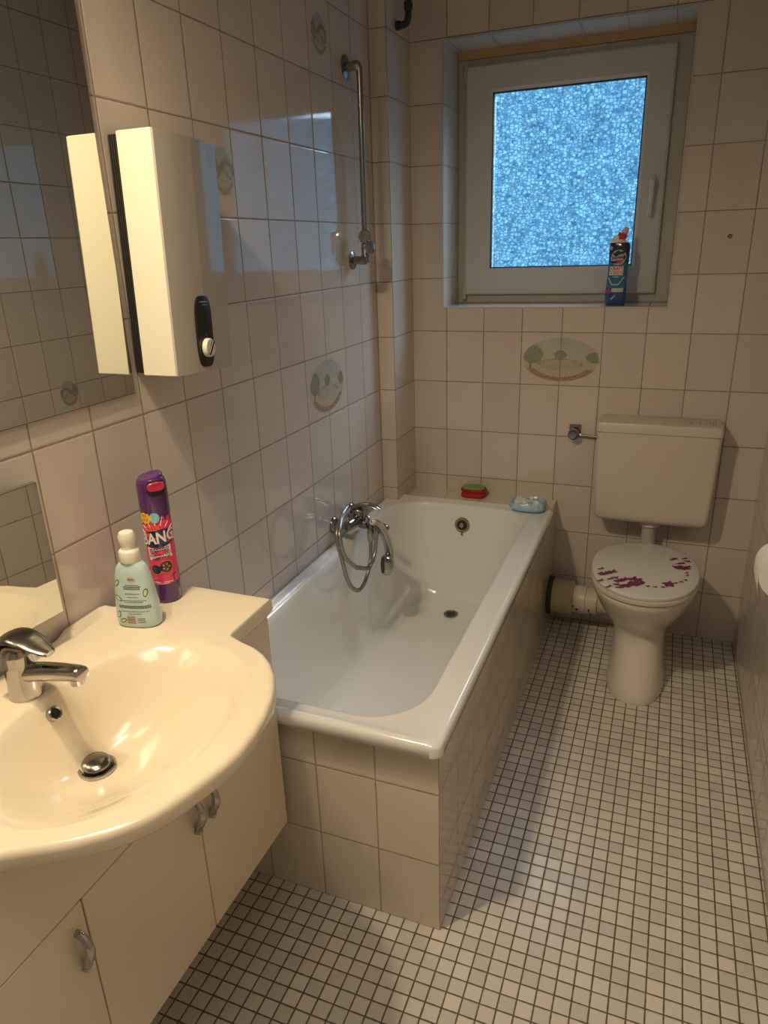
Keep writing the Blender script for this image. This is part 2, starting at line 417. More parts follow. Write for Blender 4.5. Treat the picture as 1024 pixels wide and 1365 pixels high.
b = BM(); frame_bars(b, sx0, sx1, sz0, sz1, .1, .182, .25, wl=.102, wr=.09, wb=.10, wt=.09); sash = obj('sash', b, 'upvc', win)
gx0, gx1, gz0, gz1 = sx0 + .102, sx1 - .09, sz0 + .10, sz1 - .09
b = BM()
t_ = .004
for (x0, x1, z0, z1) in ((gx0, gx0 + t_, gz0, gz1), (gx1 - t_, gx1, gz0, gz1), (gx0, gx1, gz0, gz0 + t_), (gx0, gx1, gz1 - t_, gz1)): box(b, x0, x1, .190, .21, z0, z1)
obj('glazing_seal', b, 'seal', sash)
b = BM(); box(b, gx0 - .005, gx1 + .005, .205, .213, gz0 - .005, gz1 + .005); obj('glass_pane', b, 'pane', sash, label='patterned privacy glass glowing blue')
b = BM()
loft(b, [[Vector((.924 + x, y, 1.70 + z)) for x, z in [(math.cos(t) * .014 * s, math.sin(t) * .036 * s) for t in [2 * PI * k / 24 for k in range(24)]]] for y, s in ((.184, 1), (.174, 1), (.171, .85))])
tube(b, smooth_path([(.924, .176, 1.715), (.924, .150, 1.715), (.924, .146, 1.700), (.922, .150, 1.64), (.921, .154, 1.60)], 4), [.008] * 4 + [.0085] * 13, 10)
obj('window_handle', b, 'upvc', sash, smooth=40)
for hz in (2.12, 1.338):
    b = BM(); tube(b, [(.222, .196, hz - .03), (.222, .196, hz + .03)], .009, 12); tube(b, [(.222, .196, hz - .004), (.222, .196, hz + .004)], .0105, 12)
    obj('hinge', b, 'upvc_old', win, smooth=40)
b = BM(); box(b, .3, 1.0, .9, .91, 1.0, 2.4)
b.free()

# tile pictures -------------------------------------------------------
def lerp(a, c, t): return tuple(a[i] + (c[i] - a[i]) * t for i in range(3))
def landscape(u, v, seams, vase=False):
    """u, v in -1..1 -> linear colour of a printed oval garden scene"""
    base = TILE
    r = u * u + v * v
    if r > 1: return base
    rnd = (math.sin(u * 91.7 + v * 47.3) * 43758.5453) % 1
    r2 = (math.sin(u * 23.1 - v * 71.9) * 24634.6345) % 1
    c = lerp((.40, .43, .38), (.52, .50, .43), (1 - v) * .55 + .15 * math.sin(u * 7 + v * 5))
    if v < .25 - .1 * abs(u): c = lerp((.50, .45, .30), (.55, .50, .38), rnd)          # field
    if v < -.02 and (u / .55) ** 2 + ((v + .25) / .22) ** 2 < 1: c = lerp((.42, .41, .34), (.47, .44, .36), rnd)   # pond
    e = (u / .55) ** 2 + ((v + .25) / .27) ** 2
    if .85 < e < 1.25 and v > -.3 and r2 > .35: c = (.32, .24, .17)                       # path stones
    for (tx, ty, rx, ry) in ((-.72, .22, .27, .42), (.0, .22, .17, .22), (.88, .12, .22, .26)):
        q = ((u - tx) / rx) ** 2 + ((v - ty) / ry) ** 2
        if q < 1 + .25 * (rnd - .5): c = lerp((.15, .19, .14), (.27, .30, .22), r2)
    if abs(u + .78) < .035 and -.5 < v < -.1: c = (.28, .17, .10)
    if r > .62 and v < -.42:
        c = lerp((.20, .20, .13), (.42, .36, .24), rnd)
        if (math.sin(round(u * 24) * 7.7 + round(v * 20) * 3.3) * 999.1) % 1 > .6: c = (.42, .11, .09)
    h2 = (math.sin(round(u * 43) * 12.9898 + round(v * 31) * 78.233) * 43758.5453) % 1
    c = lerp(lerp(c, base, .08), (.40, .36, .28), .35 * h2 if v < .2 else .1 * h2)
    if r > .93: c = lerp(c, base, (r - .93) / .07)
    return c
def picture(name, parent, origin, uax, ru, rv, seams=(), nu=90, nv=60, portrait=False, label=None):
    bm = BM(); cl = bm.loops.layers.float_color.new('Col')
    o = Vector(origin); ua = Vector(uax); g = {}
    for j in range(nv + 1):
        for i in range(nu + 1):
            u = -1 + 2 * i / nu; v = -1 + 2 * j / nv
            # square to disc
            x = u * math.sqrt(1 - v * v / 2); y = v * math.sqrt(1 - u * u / 2)
            g[i, j] = (bm.verts.new(o + ua * (x * ru) + Vector((0, 0, y * rv))), x, y)
    for j in range(nv):
        for i in range(nu):
            q = [g[i, j], g[i + 1, j], g[i + 1, j + 1], g[i, j + 1]]
            f = bm.faces.new([a[0] for a in q])
            for lp, a in zip(f.loops, q):
                c = landscape(a[1], a[2], ())
                if portrait:
                    c = lerp(c, (.38, .33, .27), .35)
                    if abs(a[2] - .25 - .15 * math.sin(a[1] * 4)) < .13 or abs(a[2] + .1 - .2 * math.cos(a[1] * 5)) < .06: c = (.27, .27, .21)
                for s in seams:
                    if abs(a[1] * ru - s) < .0014: c = (.25, .195, .135)
                lp[cl] = (*c, 1)
    ob = obj(name, bm, 'picture', parent); ob['label'] = label
    return ob
picture('tile_picture', WB, (.655, -.0006, 1.098), (1, 0, 0), .145, .083, seams=(-.0003,), label='oval garden picture printed across two tiles under the window')
picture('tile_picture', WL, (.0006, -.683, 1.099), (0, 1, 0), .125, .086, label='oval garden picture printed on the tiles above the bath')
picture('tile_picture', WL, (.0006, -.604, 2.106), (0, 1, 0), .050, .052, portrait=True, nu=50, label='small oval medallion high above the bath')
picture('tile_picture', WL, (.0006, -1.177, 1.704), (0, 1, 0), .045, .052, portrait=True, nu=50, label='small oval medallion right of the water heater')
picture('tile_picture', WR, (W - .0006, -.432, .968), (0, -1, 0), .05, .055, portrait=True, nu=50, label='small oval medallion on the right wall')
# screw plug
b = BM(); lathe(b, [(.0075, 0), (.0075, .003), (.0045, .005), (.0045, .002), (0, .002)], (1.188, 0, 1.519), (0, -1, 0), 16)
tag(obj('wall_plug', b, 'brass_old', smooth=40), 'tiny round wall plug in the tile right of the window', 'wall plug')

# ------------------------------------------------------------------ bathtub surround and tub
TX, TY = .672, -1.612
b = BM()
box(b, .0005, TX, TY, TY + .05, 0, .514); box(b, TX - .05, TX, TY + .05, 0, 0, .514)
box(b, .0005, TX - .0502, -.1485, -.001, .3, .5325); box(b, TX - .0502, TX, -.1485, -.001, .5142, .5325)
surround = tag(obj('bath_surround', b, 'tubtile'), 'cream tiled surround enclosing the bathtub with a ledge at its window end', 'bath surround')
tub = thing('bathtub', 'white enamel bathtub set in the tiled surround', 'bathtub', (.34, -.9, .515))
b = BM()
ox0, ox1, oy0, oy1 = .002, .684, -1.641, -.150
ix0, ix1, iy0, iy1 = .052, .606, -1.588, -.205
secs = [
    (ox0 + .006, ox1 - .006, oy0 + .006, oy1, .022, .5155),
    (ox0, ox1, oy0, oy1, .026, .519),
    (ox0, ox1, oy0, oy1, .026, .540),
    (ox0 + .003, ox1 - .003, oy0 + .003, oy1 - .002, .026, .547),
    (ox0 + .010, ox1 - .010, oy0 + .010, oy1 - .006, .028, .5505),
    (ox0 + .020, ox1 - .020, oy0 + .020, oy1 - .012, .035, .5505),
    (ox0 + .024, ox1 - .026, oy0 + .026, oy1 - .018, .05, .5468),
    (ix0 - .006, ix1 + .006, iy0 - .008, iy1 + .006, .15, .5475),
    (ix0, ix1, iy0, iy1, .15, .5455),
    (ix0 + .006, ix1 - .006, iy0 + .009, iy1 - .004, .15, .538),
    (ix0 + .010, ix1 - .010, iy0 + .018, iy1 - .008, .148, .52),
    (ix0 + .020, ix1 - .020, iy0 + .055, iy1 - .016, .145, .45),
    (ix0 + .033, ix1 - .033, iy0 + .115, iy1 - .028, .14, .35),
    (ix0 + .050, ix1 - .050, iy0 + .19, iy1 - .045, .135, .25),
    (ix0 + .068, ix1 - .068, iy0 + .26, iy1 - .065, .13, .19),
    (ix0 + .095, ix1 - .095, iy0 + .32, iy1 - .095, .12, .155),
    (ix0 + .13, ix1 - .13, iy0 + .38, iy1 - .13, .10, .143),
    (ix0 + .20, ix1 - .20, iy0 + .5, iy1 - .2, .07, .139),
]
loft(b, [rrect(x0, x1, y0, y1, r, z, 14) for x0, x1, y0, y1, r, z in secs], cap0=False)
obj('tub_shell', b, 'enamel', tub, smooth=60)
b = BM(); lathe(b, [(.0285, -.002), (.0285, .0025), (.025, .0035), (.022, .0005), (0, .0005)], (.333, -.372, .1425), (0, 0, 1), 28)
dr = obj('drain', b, 'chrome_old', tub, smooth=40)
b = BM(); lathe(b, [(.019, 0), (.019, .0012), (0, .0012)], (.333, -.372, .1432), (0, 0, 1), 24); obj('drain_hole', b, 'dark', dr)
ov = Vector((.335, -.2215, .468))
b = BM(); lathe(b, [(.030, -.01), (.030, .004), (.028, .007), (.022, .0065), (.019, .0045), (.010, .0045), (.009, .011), (.004, .013), (0, .013)], ov, (0, -1, .12), 28)
of_ = obj('overflow_plate', b, 'brass_old', tub, smooth=40, label='tarnished brass overflow plate')
b = BM(); tube(b, [(ov.x, ov.y - .008, ov.z - .022), (ov.x + .002, ov.y - .012, ov.z - .04)], .0035, 8); obj('chain_lug', b, 'chrome_old', of_)
b = BM(); lathe(b, [(.021, .0052), (.0205, .006), (.011, .006), (.0105, .0052)], ov, (0, -1, .12), 24); obj('overflow_slots', b, 'dark', of_)

# bath mixer ------------------------------------------------------------
mix = thing('bath_mixer', 'chrome bath mixer tap on the tiled wall above the tub', 'tap', (0, -.625, .61))
for yy in (-.70, -.55):
    b = BM(); lathe(b, [(.031, 0), (.031, .003), (.026, .010), (.018, .014), (.014, .016), (.014, .05)], (0.0005, yy, .612), (1, 0, 0), 28); obj('escutcheon', b, 'chrome_old', mix, smooth=40)
b = BM()
tube(b, smooth_path([(.052, -.708, .612), (.055, -.69, .612), (.06, -.66, .612), (.062, -.625, .612), (.06, -.59, .612), (.055, -.56, .612), (.052, -.542, .612)], 3),
     [.015, .018, .019, .020, .021, .022, .022, .023, .024, .025, .024, .023, .022, .022, .021, .020, .019, .018, .015], 18)
lathe(b, [(.021, 0), (.023, .012), (.023, .03), (.020, .038), (.012, .043), (0, .044)], (.062, -.625, .615), (.1, 0, 1), 22)
obj('mixer_body', b, 'chrome_old', mix, smooth=50)
b = BM(); tube(b, smooth_path([(.066, -.625, .600), (.10, -.628, .597), (.14, -.635, .598), (.172, -.642, .596), (.181, -.644, .590)], 4), [.019] * 4 + [.016] * 5 + [.0145] * 5 + [.013, .012, .010], 16)
tube(b, [(.172, -.642, .592), (.172, -.642, .576)], .011, 14)
obj('spout', b, 'chrome_old', mix, smooth=50)
b = BM()
lv = smooth_path([(.048, -.625, .655), (.07, -.625, .666), (.10, -.627, .672), (.13, -.629, .668), (.15, -.63, .660)], 4)
rings = []
for i, p in enumerate(lv):
    t = i / (len(lv) - 1); w = .020 * (1 - .35 * t); h = .009 * (1 - .45 * t)
    d = (lv[min(i + 1, len(lv) - 1)] - lv[max(i - 1, 0)]).normalized(); s = Vector((0, 1, 0)); u = d.cross(s) * -1
    rings.append([p + s * w * math.cos(2 * PI * k / 14) + u * h * math.sin(2 * PI * k / 14) for k in range(14)])
loft(b, rings); obj('lever', b, 'chrome_old', mix, smooth=50)
b = BM(); lathe(b, [(.008, 0), (.011, .004), (.011, .02), (.006, .024), (.005, .03)], (.10, -.632, .608), (0, 0, 1), 16); obj('diverter_knob', b, 'chrome', mix, smooth=40)
b = BM()
cxx, cyy = .105, -.655
tube(b, [(.10, -.632, .60), (.118, -.655, .598), (.13, -.675, .597)], .010, 12)
lathe(b, [(.011, 0), (.0125, .004), (.0125, .035), (.010, .045)], (.13, -.675, .600), (0, 0, -1), 14)
obj('hose_outlet', b, 'chrome', mix, smooth=40)
# hose + handset
b = BM()
hp = [(.13, -.675, .560), (.13, -.680, .52), (.13, -.686, .488), (.13, -.733, .434), (.13, -.79, .42), (.13, -.845, .452), (.13, -.884, .504), (.13, -.911, .575), (.12, -.923, .67), (.11, -.865, .708),
      (.103, -.80, .722), (.108, -.80, .712), (.125, -.89, .716), (.145, -.953, .686), (.15, -.933, .609), (.155, -.87, .546), (.155, -.834, .526), (.155, -.785, .502), (.155, -.753, .495), (.157, -.715, .518), (.158, -.697, .56), (.163, -.70, .61), (.172, -.74, .655), (.18, -.769, .670)]
path = smooth_path(hp, 10)
rad = [.0068 + .0008 * (1 if (i // 1) % 2 else -1) for i in range(len(path))]
tube(b, path, rad, 10)
tag(obj('shower_hose', b, 'hose', smooth=80), 'looped grey metal shower hose hanging from the bath mixer', 'hose')
hs = thing('hand_shower', 'chrome hand shower hanging head down beside the bath mixer', 'hand shower', (.18, -.66, .43))
b = BM()
hpth = smooth_path([(.18, -.769, .670), (.18, -.719, .637), (.18, -.674, .590), (.18, -.640, .534), (.18, -.628, .487), (.18, -.642, .450), (.18, -.665, .440)], 6)
n = len(hpth); tube(b, hpth, [.012 + .005 * math.sin(PI * min(1, i / n * 1.1)) + (.008 if i > n * .75 else 0) * ((i / n - .75) / .25) for i in range(n)], 16)
obj('handle', b, 'chrome', hs, smooth=60)
b = BM(); lathe(b, [(.012, -.020), (.024, -.016), (.034, -.004), (.038, .008), (.038, .016), (.034, .020), (0, .020)], (.185, -.655, .462), (-.93, -.55, .12), 28)
hd = obj('shower_head', b, 'chrome', hs, smooth=40)
b = BM(); lathe(b, [(.031, .0205), (.029, .023), (.016, .023), (.015, .021), (0, .021)], (.185, -.655, .462), (-.93, -.55, .12), 28); obj('spray_face', b, 'rubber', hd, smooth=40)
b = BM(); tube(b, [(.15, -.638, .598), (.176, -.68, .60), (.18, -.70, .618)], [.008, .008, .010], 12); obj('holder', b, 'chrome_old', mix, smooth=40)

# gas/water riser on the left wall ------------------------------------------
ri = thing('shut_off_pipe', 'vertical chrome supply pipe with shut-off valve on the left wall beyond the bath', 'pipe', (0, -.41, 1.48))
RX, RY = .045, -.425
b = BM(); lathe(b, [(.034, 0), (.034, .003), (.026, .006), (.014, .008), (.013, .04)], (.0005, RY, 2.055), (1, 0, 0), 24); lathe(b, [(.013, 0), (.0155, .002), (.0155, .018), (.012, .022)], (.028, RY, 2.055), (1, 0, 0), 6); obj('wall_flange', b, 'chrome_old', ri, smooth=40)
b = BM(); tube(b, smooth_path([(RX - .01, RY, 2.055), (RX, RY, 2.052), (RX + .003, RY, 2.04), (RX + .003, RY, 1.95), (RX, RY, 1.6), (RX, RY, 1.53)], 5), .0095, 14); obj('pipe_tube', b, 'chrome_old', ri, smooth=60)
b = BM(); lathe(b, [(.029, 0), (.029, .003), (.022, .006), (.014, .008), (.013, .035)], (.0005, RY - .01, 1.482), (1, 0, 0), 24); lathe(b, [(.015, 0), (.016, .02), (.010, .024)], (.030, RY - .01, 1.482), (1, 0, 0), 8); obj('wall_flange', b, 'chrome_old', ri, smooth=40)
b = BM(); tube(b, [(RX + .003, RY - .008, 1.476), (RX + .002, RY - .004, 1.50), (RX, RY, 1.545)], [.014, .015, .012], 14); tube(b, [(RX, RY, 1.515), (RX + .004, RY, 1.521), (RX, RY, 1.527)], .017, 8); obj('valve_body', b, 'chrome_old', ri, smooth=40)
for (px_, pz_, dd) in ((.052, 1.556, (-.1, -1, .1)), (.062, 1.522, (1, -.45, 0))):
    b = BM(); lathe(b, [(.006, -.012), (.006, 0), (.021, .002), (.023, .006), (.021, .010), (.008, .013), (0, .013)], (px_, RY - .012, pz_), dd, 20); obj('valve_knob', b, 'chrome', ri, smooth=40)

# elbow pipe at the top of the pier
b = BM(); tube(b, smooth_path([(.0643, -.13, 2.222), (.085, -.13, 2.222), (.102, -.13, 2.226), (.108, -.13, 2.24), (.110, -.13, 2.27), (.110, -.13, H - .001)], 5), .011, 14)
tube(b, [(.066, -.13, 2.222), (.080, -.13, 2.222)], .014, 14); tube(b, [(.110, -.13, 2.262), (.110, -.13, 2.285)], .0145, 14)
tag(obj('elbow_pipe', b, 'rubber', smooth=50), 'dark elbow pipe coming out of the tiled corner pier near the ceiling', 'pipe')

# ------------------------------------------------------------------ washbasin
BY = -2.075; DZ = .84
bas = thing('washbasin', 'cream ceramic washbasin with a rounded front on the cream vanity cabinet', 'washbasin', (.28, BY, .70))
def outline():
    pts = []
    # wing right, clockwise from wall
    pts += [(.004, -1.800), (.118, -1.640), (.315, -1.640), (.317, -1.795)]
    n = 20
    for k in range(1, n // 2 + 1):
        a = -PI / 2 + PI * k / n
        pts.append((.318 + .200 * abs(math.cos(a)) ** .92, BY - math.sin(a) * .268))
    near = smooth_path([(.518, BY, 0), (.512, -2.120, 0), (.487, -2.206, 0), (.458, -2.256, 0), (.408, -2.302, 0), (.366, -2.328, 0), (.335, -2.350, 0), (.317, -2.375, 0)], 3)
    pts += [(p.x, p.y) for p in near[1:]]
    pts += [(.312, -2.42), (.312, 2 * BY + 1.640), (.118, 2 * BY + 1.640), (.004, 2 * BY + 1.800)]
    return pts
OUT = outline()
DX, DY, DRZ = .215, BY + .005, .712
def ray_out(th, poly):
    dx, dy = math.cos(th), math.sin(th); best = 9
    n = len(poly)
    for i in range(n):
        (x1, y1), (x2, y2) = poly[i], poly[(i + 1) % n]
        ex, ey = x2 - x1, y2 - y1; den = dx * ey - dy * ex
        if abs(den) < 1e-9: continue
        t = ((x1 - DX) * ey - (y1 - DY) * ex) / den; s = ((x1 - DX) * dy - (y1 - DY) * dx) / den
        if t > 0 and -1e-6 <= s <= 1 + 1e-6: best = min(best, t)
    return best
BOWL = [(.290 + (.175 if math.cos(t) > 0 else .162) * math.copysign(abs(math.cos(t)) ** .92, math.cos(t)), BY + .232 * math.copysign(abs(math.sin(t)) ** .95, math.sin(t))) for t in [2 * PI * k / 90 for k in range(90)]]
angs = [2 * PI * k / 200 for k in range(200)]
for (x, y) in OUT: angs.append(math.atan2(y - DY, x - DX) % (2 * PI))
angs = sorted(set(round(a, 5) for a in angs))
def decz(x, y):
    z = DZ
    # raised back lip on the wings
    q = abs(y - BY)
    a = max(0, min(1, (q - .145) / .03)); a = a * a * (3 - 2 * a)
    l = max(0, min(1, (.030 - x) / .012)); l = l * l * (3 - 2 * l)
    return z + .011 * a * l
def inset(x, y, d):
    v = Vector((x - .26, y - BY)); v.normalize(); return x - v.x * d, y - v.y * d
b = BM(); grid = []
S_in = [0.12, .2, .3, .4, .5, .6, .68, .74, .80, .85, .89, .93, .96, 1.0]
for th in angs:
    Ro = ray_out(th, OUT); Ri = min(ray_out(th, BOWL), Ro - .02); col = []
    for s in S_in:
        gq = s ** 1.35; gq = (1 - math.cos(PI * gq)) / 2
        gq = .25 * s ** 3 + .75 * gq if s < 1 else 1
        x = DX + math.cos(th) * Ri * s; y = DY + math.sin(th) * Ri * s
        col.append((x, y, DRZ + (decz(x, y) - DRZ - .001) * gq))
    for k in range(1, 13):
        s = k / 13; r = Ri + (Ro - .010 - Ri) * s
        x = DX + math.cos(th) * r; y = DY + math.sin(th) * r; col.append((x, y, decz(x, y)))
    for dr_, dz_ in ((.010, 0), (.0065, -.0008), (.0035, -.0028), (.0012, -.0062), (0, -.011), (0, -.026), (.004, -.031), (.012, -.034), (.05, -.036)):
        r = Ro - dr_; x = DX + math.cos(th) * r; y = DY + math.sin(th) * r
        zz = decz(DX + math.cos(th) * (Ro - .012), DY + math.sin(th) * (Ro - .012))
        if dr_ == .05: r = max(r, Ri - .002); x = DX + math.cos(th) * r; y = DY + math.sin(th) * r
        col.append((x, y, zz + dz_))
    for s in (.92, .8, .6, .4, .2):
        gq = s ** 1.35; gq = (1 - math.cos(PI * gq)) / 2; gq = .25 * s ** 3 + .75 * gq
        rr_ = min(Ri + .012, Ro - .055) if False else Ri
        x = DX + math.cos(th) * rr_ * s; y = DY + math.sin(th) * rr_ * s
        col.append((x, y, DRZ - .013 + (DZ - .036 - DRZ + .013) * gq))
    grid.append([b.verts.new(c) for c in col])
n = len(grid)
for i in range(n):
    a, c = grid[i], grid[(i + 1) % n]
    for k in range(len(a) - 1):
        b.faces.new((a[k], c[k], c[k + 1], a[k + 1]))
b.faces.new([g_[-1] for g_ in grid]); b.faces.new([g_[0] for g_ in grid][::-1])
bmesh.ops.recalc_face_normals(b, faces=b.faces[:])
obj('basin_body', b, 'ceramic', bas, smooth=55)
b = BM(); lathe(b, [(.030, -.006), (.031, .003), (.028, .004), (.023, -.001), (.022, -.004), (0, -.004)], (DX, DY, DRZ + .004), (0, 0, 1), 28); wd = obj('basin_drain', b, 'chrome', bas, smooth=40)
b = BM(); lathe(b, [(.0225, 0), (.0225, .0012), (0, .0012)], (DX, DY, DRZ + .0018), (0, 0, 1), 24); obj('drain_hole', b, 'dark', wd)
b = BM(); lathe(b, [(.004, 0), (.005, .009), (.0215, .010), (.0235, .0125), (.0215, .0155), (.012, .018), (0, .0188)], (DX - .001, DY, DRZ + .003), (.12, -.08, 1), 26); obj('plug', b, 'chrome_old', wd, smooth=50)
ofp = Vector((.1515, BY, .813)); ofd = (1, 0, .62)
b = BM(); lathe(b, [(.0125, -.008), (.0125, .003), (.0105, .0042), (.0085, .002), (.0085, -.001)], ofp, ofd, 24); w2 = obj('overflow_ring', b, 'chrome', bas, smooth=40)
b = BM(); lathe(b, [(.0088, -.001), (.0088, .0008), (0, .0008)], ofp, ofd, 20); obj('overflow_hole', b, 'dark', w2)

# basin faucet
fc = thing('basin_faucet', 'chrome single-lever faucet on the washbasin', 'faucet', (.098, BY, DZ))
b = BM(); lathe(b, [(.027, 0), (.0275, .003), (.026, .03), (.0255, .055), (.0262, .058), (.0255, .061), (.0262, .078), (.024, .088), (.016, .095), (0, .098)], (.098, BY, DZ + .0005), (0, 0, 1), 32); obj('faucet_body', b, 'chrome', fc, smooth=40)
b = BM()
sp_ = smooth_path([(.105, BY, DZ + .042), (.14, BY, DZ + .052), (.18, BY, DZ + .060), (.222, BY, DZ + .066), (.232, BY, DZ + .066)], 4)
rings = []
for i, p in enumerate(sp_):
    t = i / (len(sp_) - 1); w = .018 - .004 * t; h = .0165 - .005 * t
    if i == len(sp_) - 1: w *= .6; h *= .6
    rings.append([p + Vector((-.15 * h * math.sin(a), w * math.cos(a), h * math.sin(a))) for a in [2 * PI * k / 18 for k in range(18)]])
loft(b, rings); lathe(b, [(.0105, 0), (.0105, .012), (.008, .013), (.008, .010), (0, .010)], (.217, BY, DZ + .058), (0.1, 0, -1), 18); obj('spout', b, 'chrome', fc, smooth=50)
b = BM(); rings = []
lp_ = smooth_path([(.072, BY, DZ + .084), (.078, BY, DZ + .100), (.10, BY, DZ + .110), (.13, BY, DZ + .108), (.152, BY, DZ + .100), (.172, BY, DZ + .092)], 4)
for i, p in enumerate(lp_):
    t = i / (len(lp_) - 1); w = .010 + .017 * math.sin(PI * min(1, .25 + t * .75)) ** .8; h = .004 + .008 * (1 - t) * math.sin(PI * min(1, .2 + t))
    rings.append([p + Vector((0, w * math.cos(a), h * math.sin(a))) for a in [2 * PI * k / 18 for k in range(18)]])
loft(b, rings); obj('lever', b, 'chrome_old', fc, smooth=50)

# ------------------------------------------------------------------ vanity
vy0, vy1 = 2 * BY + 1.6435, -1.6435     # near, far
vx, vz0, vz1 = .300, .240, .803
cab = thing('vanity_cabinet', 'cream wall-hung vanity cabinet under the washbasin', 'cabinet', (.15, BY, vz0))
b = BM(); box(b, .0003, vx - .018, vy1 - .018, vy1, vz0, vz1); box(b, .0003, vx - .018, vy0, vy0 + .018, vz0, vz1)
box(b, .0003, vx - .018, vy0 + .018, vy1 - .018, vz0, vz0 + .018); box(b, .0003, .012, vy0 + .018, vy1 - .018, vz0 + .018, .66)
obj('carcass', b, 'cabinet', cab)
def bowl_under(x, y):
    th = math.atan2(y - DY, x - DX); r = math.hypot(x - DX, y - DY); Ri = ray_out(th, BOWL); q = r / Ri
    if q >= .97: return vz1
    gq = (1 - math.cos(PI * q ** 1.35)) / 2; gq = .25 * q ** 3 + .75 * gq
    return min(vz1, DRZ - .013 + (DZ - .036 - DRZ + .013) * gq - .003)
b = BM(); top = []
for k in range(61):
    y = vy0 + (vy1 - vy0) * k / 60; top.append((y, min(bowl_under(vx + .002, y), bowl_under(vx - .016, y))))
prof_ = [(vy0, .6215)] + top + [(vy1, .6215)]
F0 = [b.verts.new((vx - .016, y, z)) for y, z in prof_]; F1 = [b.verts.new((vx + .002, y, z)) for y, z in prof_]
b.faces.new(F0[::-1]); b.faces.new(F1)
for k in range(len(prof_)): q_ = (k + 1) % len(prof_); b.faces.new((F0[k], F0[q_], F1[q_], F1[k]))
bmesh.ops.recalc_face_normals(b, faces=b.faces[:])
obj('front_panel', b, 'cabinet', cab)
seams_ = [vy1, -1.942, -2.222, vy0]
def bow_handle(parent, y, z0, z1):
    b = BM(); x = vx + .0015
    pts = smooth_path([(x, y, z1), (x + .012, y, z1 - .006), (x + .020, y, z1 - .025), (x + .018, y, (z0 + z1) / 2 - .004), (x + .010, y, z0 + .018), (x + .008, y, z0 + .010), (x, y, z0 + .002)], 5)
    n = len(pts); tube(b, pts, [.0035 + .0045 * math.sin(PI * i / (n - 1)) for i in range(n)], 12)
    tube(b, [(x, y, z0 + .004), (x + .012, y, z0 + .006)], .0065, 10); tube(b, [(x, y, z1 - .004), (x + .007, y, z1 - .004)], .006, 10)
    obj('handle', b, 'chrome', parent, smooth=50)
for i in range(3):
    y1_, y0_ = seams_[i] - .0012, seams_[i + 1] + .0012
    b = BM(); box(b, vx - .016, vx + .002, y0_, y1_, vz0, .6185, .002)
    d = obj('door', b, 'cabinet', cab)
    if i == 0: bow_handle(d, y0_ + .028, .498, .577)
    if i == 1: bow_handle(d, y1_ - .014, .498, .577)
    if i == 2: bow_handle(d, y1_ - .020, .498, .577)

# ------------------------------------------------------------------ mirrors
mr = thing('wall_mirror', 'large frameless wall mirror above the washbasin', 'mirror', (.003, -2.08, 1.25))
b = BM(); box(b, .0005, .0052, -2.56, -1.600, 1.250, 2.16); obj('backing', b, 'mirror_edge', mr)
b = BM(); box(b, .0053, .0062, -2.559, -1.6015, 1.2515, 2.159); obj('mirror_glass', b, 'mirror', mr)
mr = thing('small_mirror', 'small mirror on the tiles behind the basin faucet', 'mirror', (.003, -2.24, .905))
b = BM(); box(b, .0005, .0125, -2.24, -1.918, .905, 1.158); obj('backing', b, 'mirror_edge', mr)
b = BM(); box(b, .0126, .0136, -2.239, -1.919, .9062, 1.1568); obj('mirror_glass', b, 'mirror', mr); mr.rotation_euler = (0, 0, math.radians(-4.5)); mr.location.x += .002

# ------------------------------------------------------------------ water heater
ht = thing('water_heater', 'white slim instant water heater mounted beside the large mirror', 'water heater', (.05, -1.47, 1.284))
hy0, hy1 = -1.588, -1.384; hz0, hz1 = 1.280, 1.738
def hprof(inner=0):
    return [(.026, hy0), (.106, hy0), (.1145, hy0 + .006), (.1175, -1.50), (.118, -1.462), (.112, -1.415), (.098, hy1 + .006), (.090, hy1), (.026, hy1)]
def prism(bm, prof, z0, z1, bev=.003, mi=0):
    n = len(prof); cx = sum(p[0] for p in prof) / n; cy = sum(p[1] for p in prof) / n
    rs = []
    for z, ins in ((z0, bev), (z0 + bev, 0), (z1 - bev, 0), (z1, bev)):
        ring = []
        for x, y in prof:
            v = Vector((cx - x, cy - y)); 
            ring.append(Vector((x + math.copysign(ins, cx - x), y + math.copysign(ins, cy - y), z)))
        rs.append(ring)
    loft(bm, rs, mi)
b = BM()
prof = [(.026, hy0), (.104, hy0), (.104, hy1), (.026, hy1)]
prism(b, [(.026, hy0), (.1060, hy0), (.1060, hy1), (.026, hy1)], hz0, hz1, .002)
case = obj('casing', b, 'heater', ht)
b = BM()
def strip(bm, prof, z0, z1, x_in):
    """closed front shell between profile and x_in"""
    P = prof + [(x_in, prof[-1][1]), (x_in, prof[0][1])]
    loft(bm, [[Vector((x, y, z)) for x, y in P] for z in (z0, z1)])
fp = [(.1062, hy0 + .0005), (.1095, hy0 + .002), (.1150, -1.55), (.1165, -1.52), (.1165, -1.4835)]
strip(b, fp, hz0 + .001, hz1 - .001, .1061)
obj('front_cover', b, 'heater_shaded', ht, smooth=20)
b = BM()
fp2 = [(.1165, -1.4825), (.1150, -1.46), (.1125, -1.43), (.1095, -1.405), (.1063, hy1 + .001)]
strip(b, fp2, hz0 + .001, hz1 - .001, .1061)
obj('side_cover', b, 'heater_shaded', ht, smooth=20)
b = BM(); box(b, .0005, .0259, hy0 + .006, hy1 - .01, hz0 + .005, hz1 - .005)
for k in range(4): box(b, .004 + .005 * k, .0065 + .005 * k, hy0 + .003, hy0 + .006, hz0 + .005, hz1 - .005)
obj('back_plate', b, 'black_gap', ht)
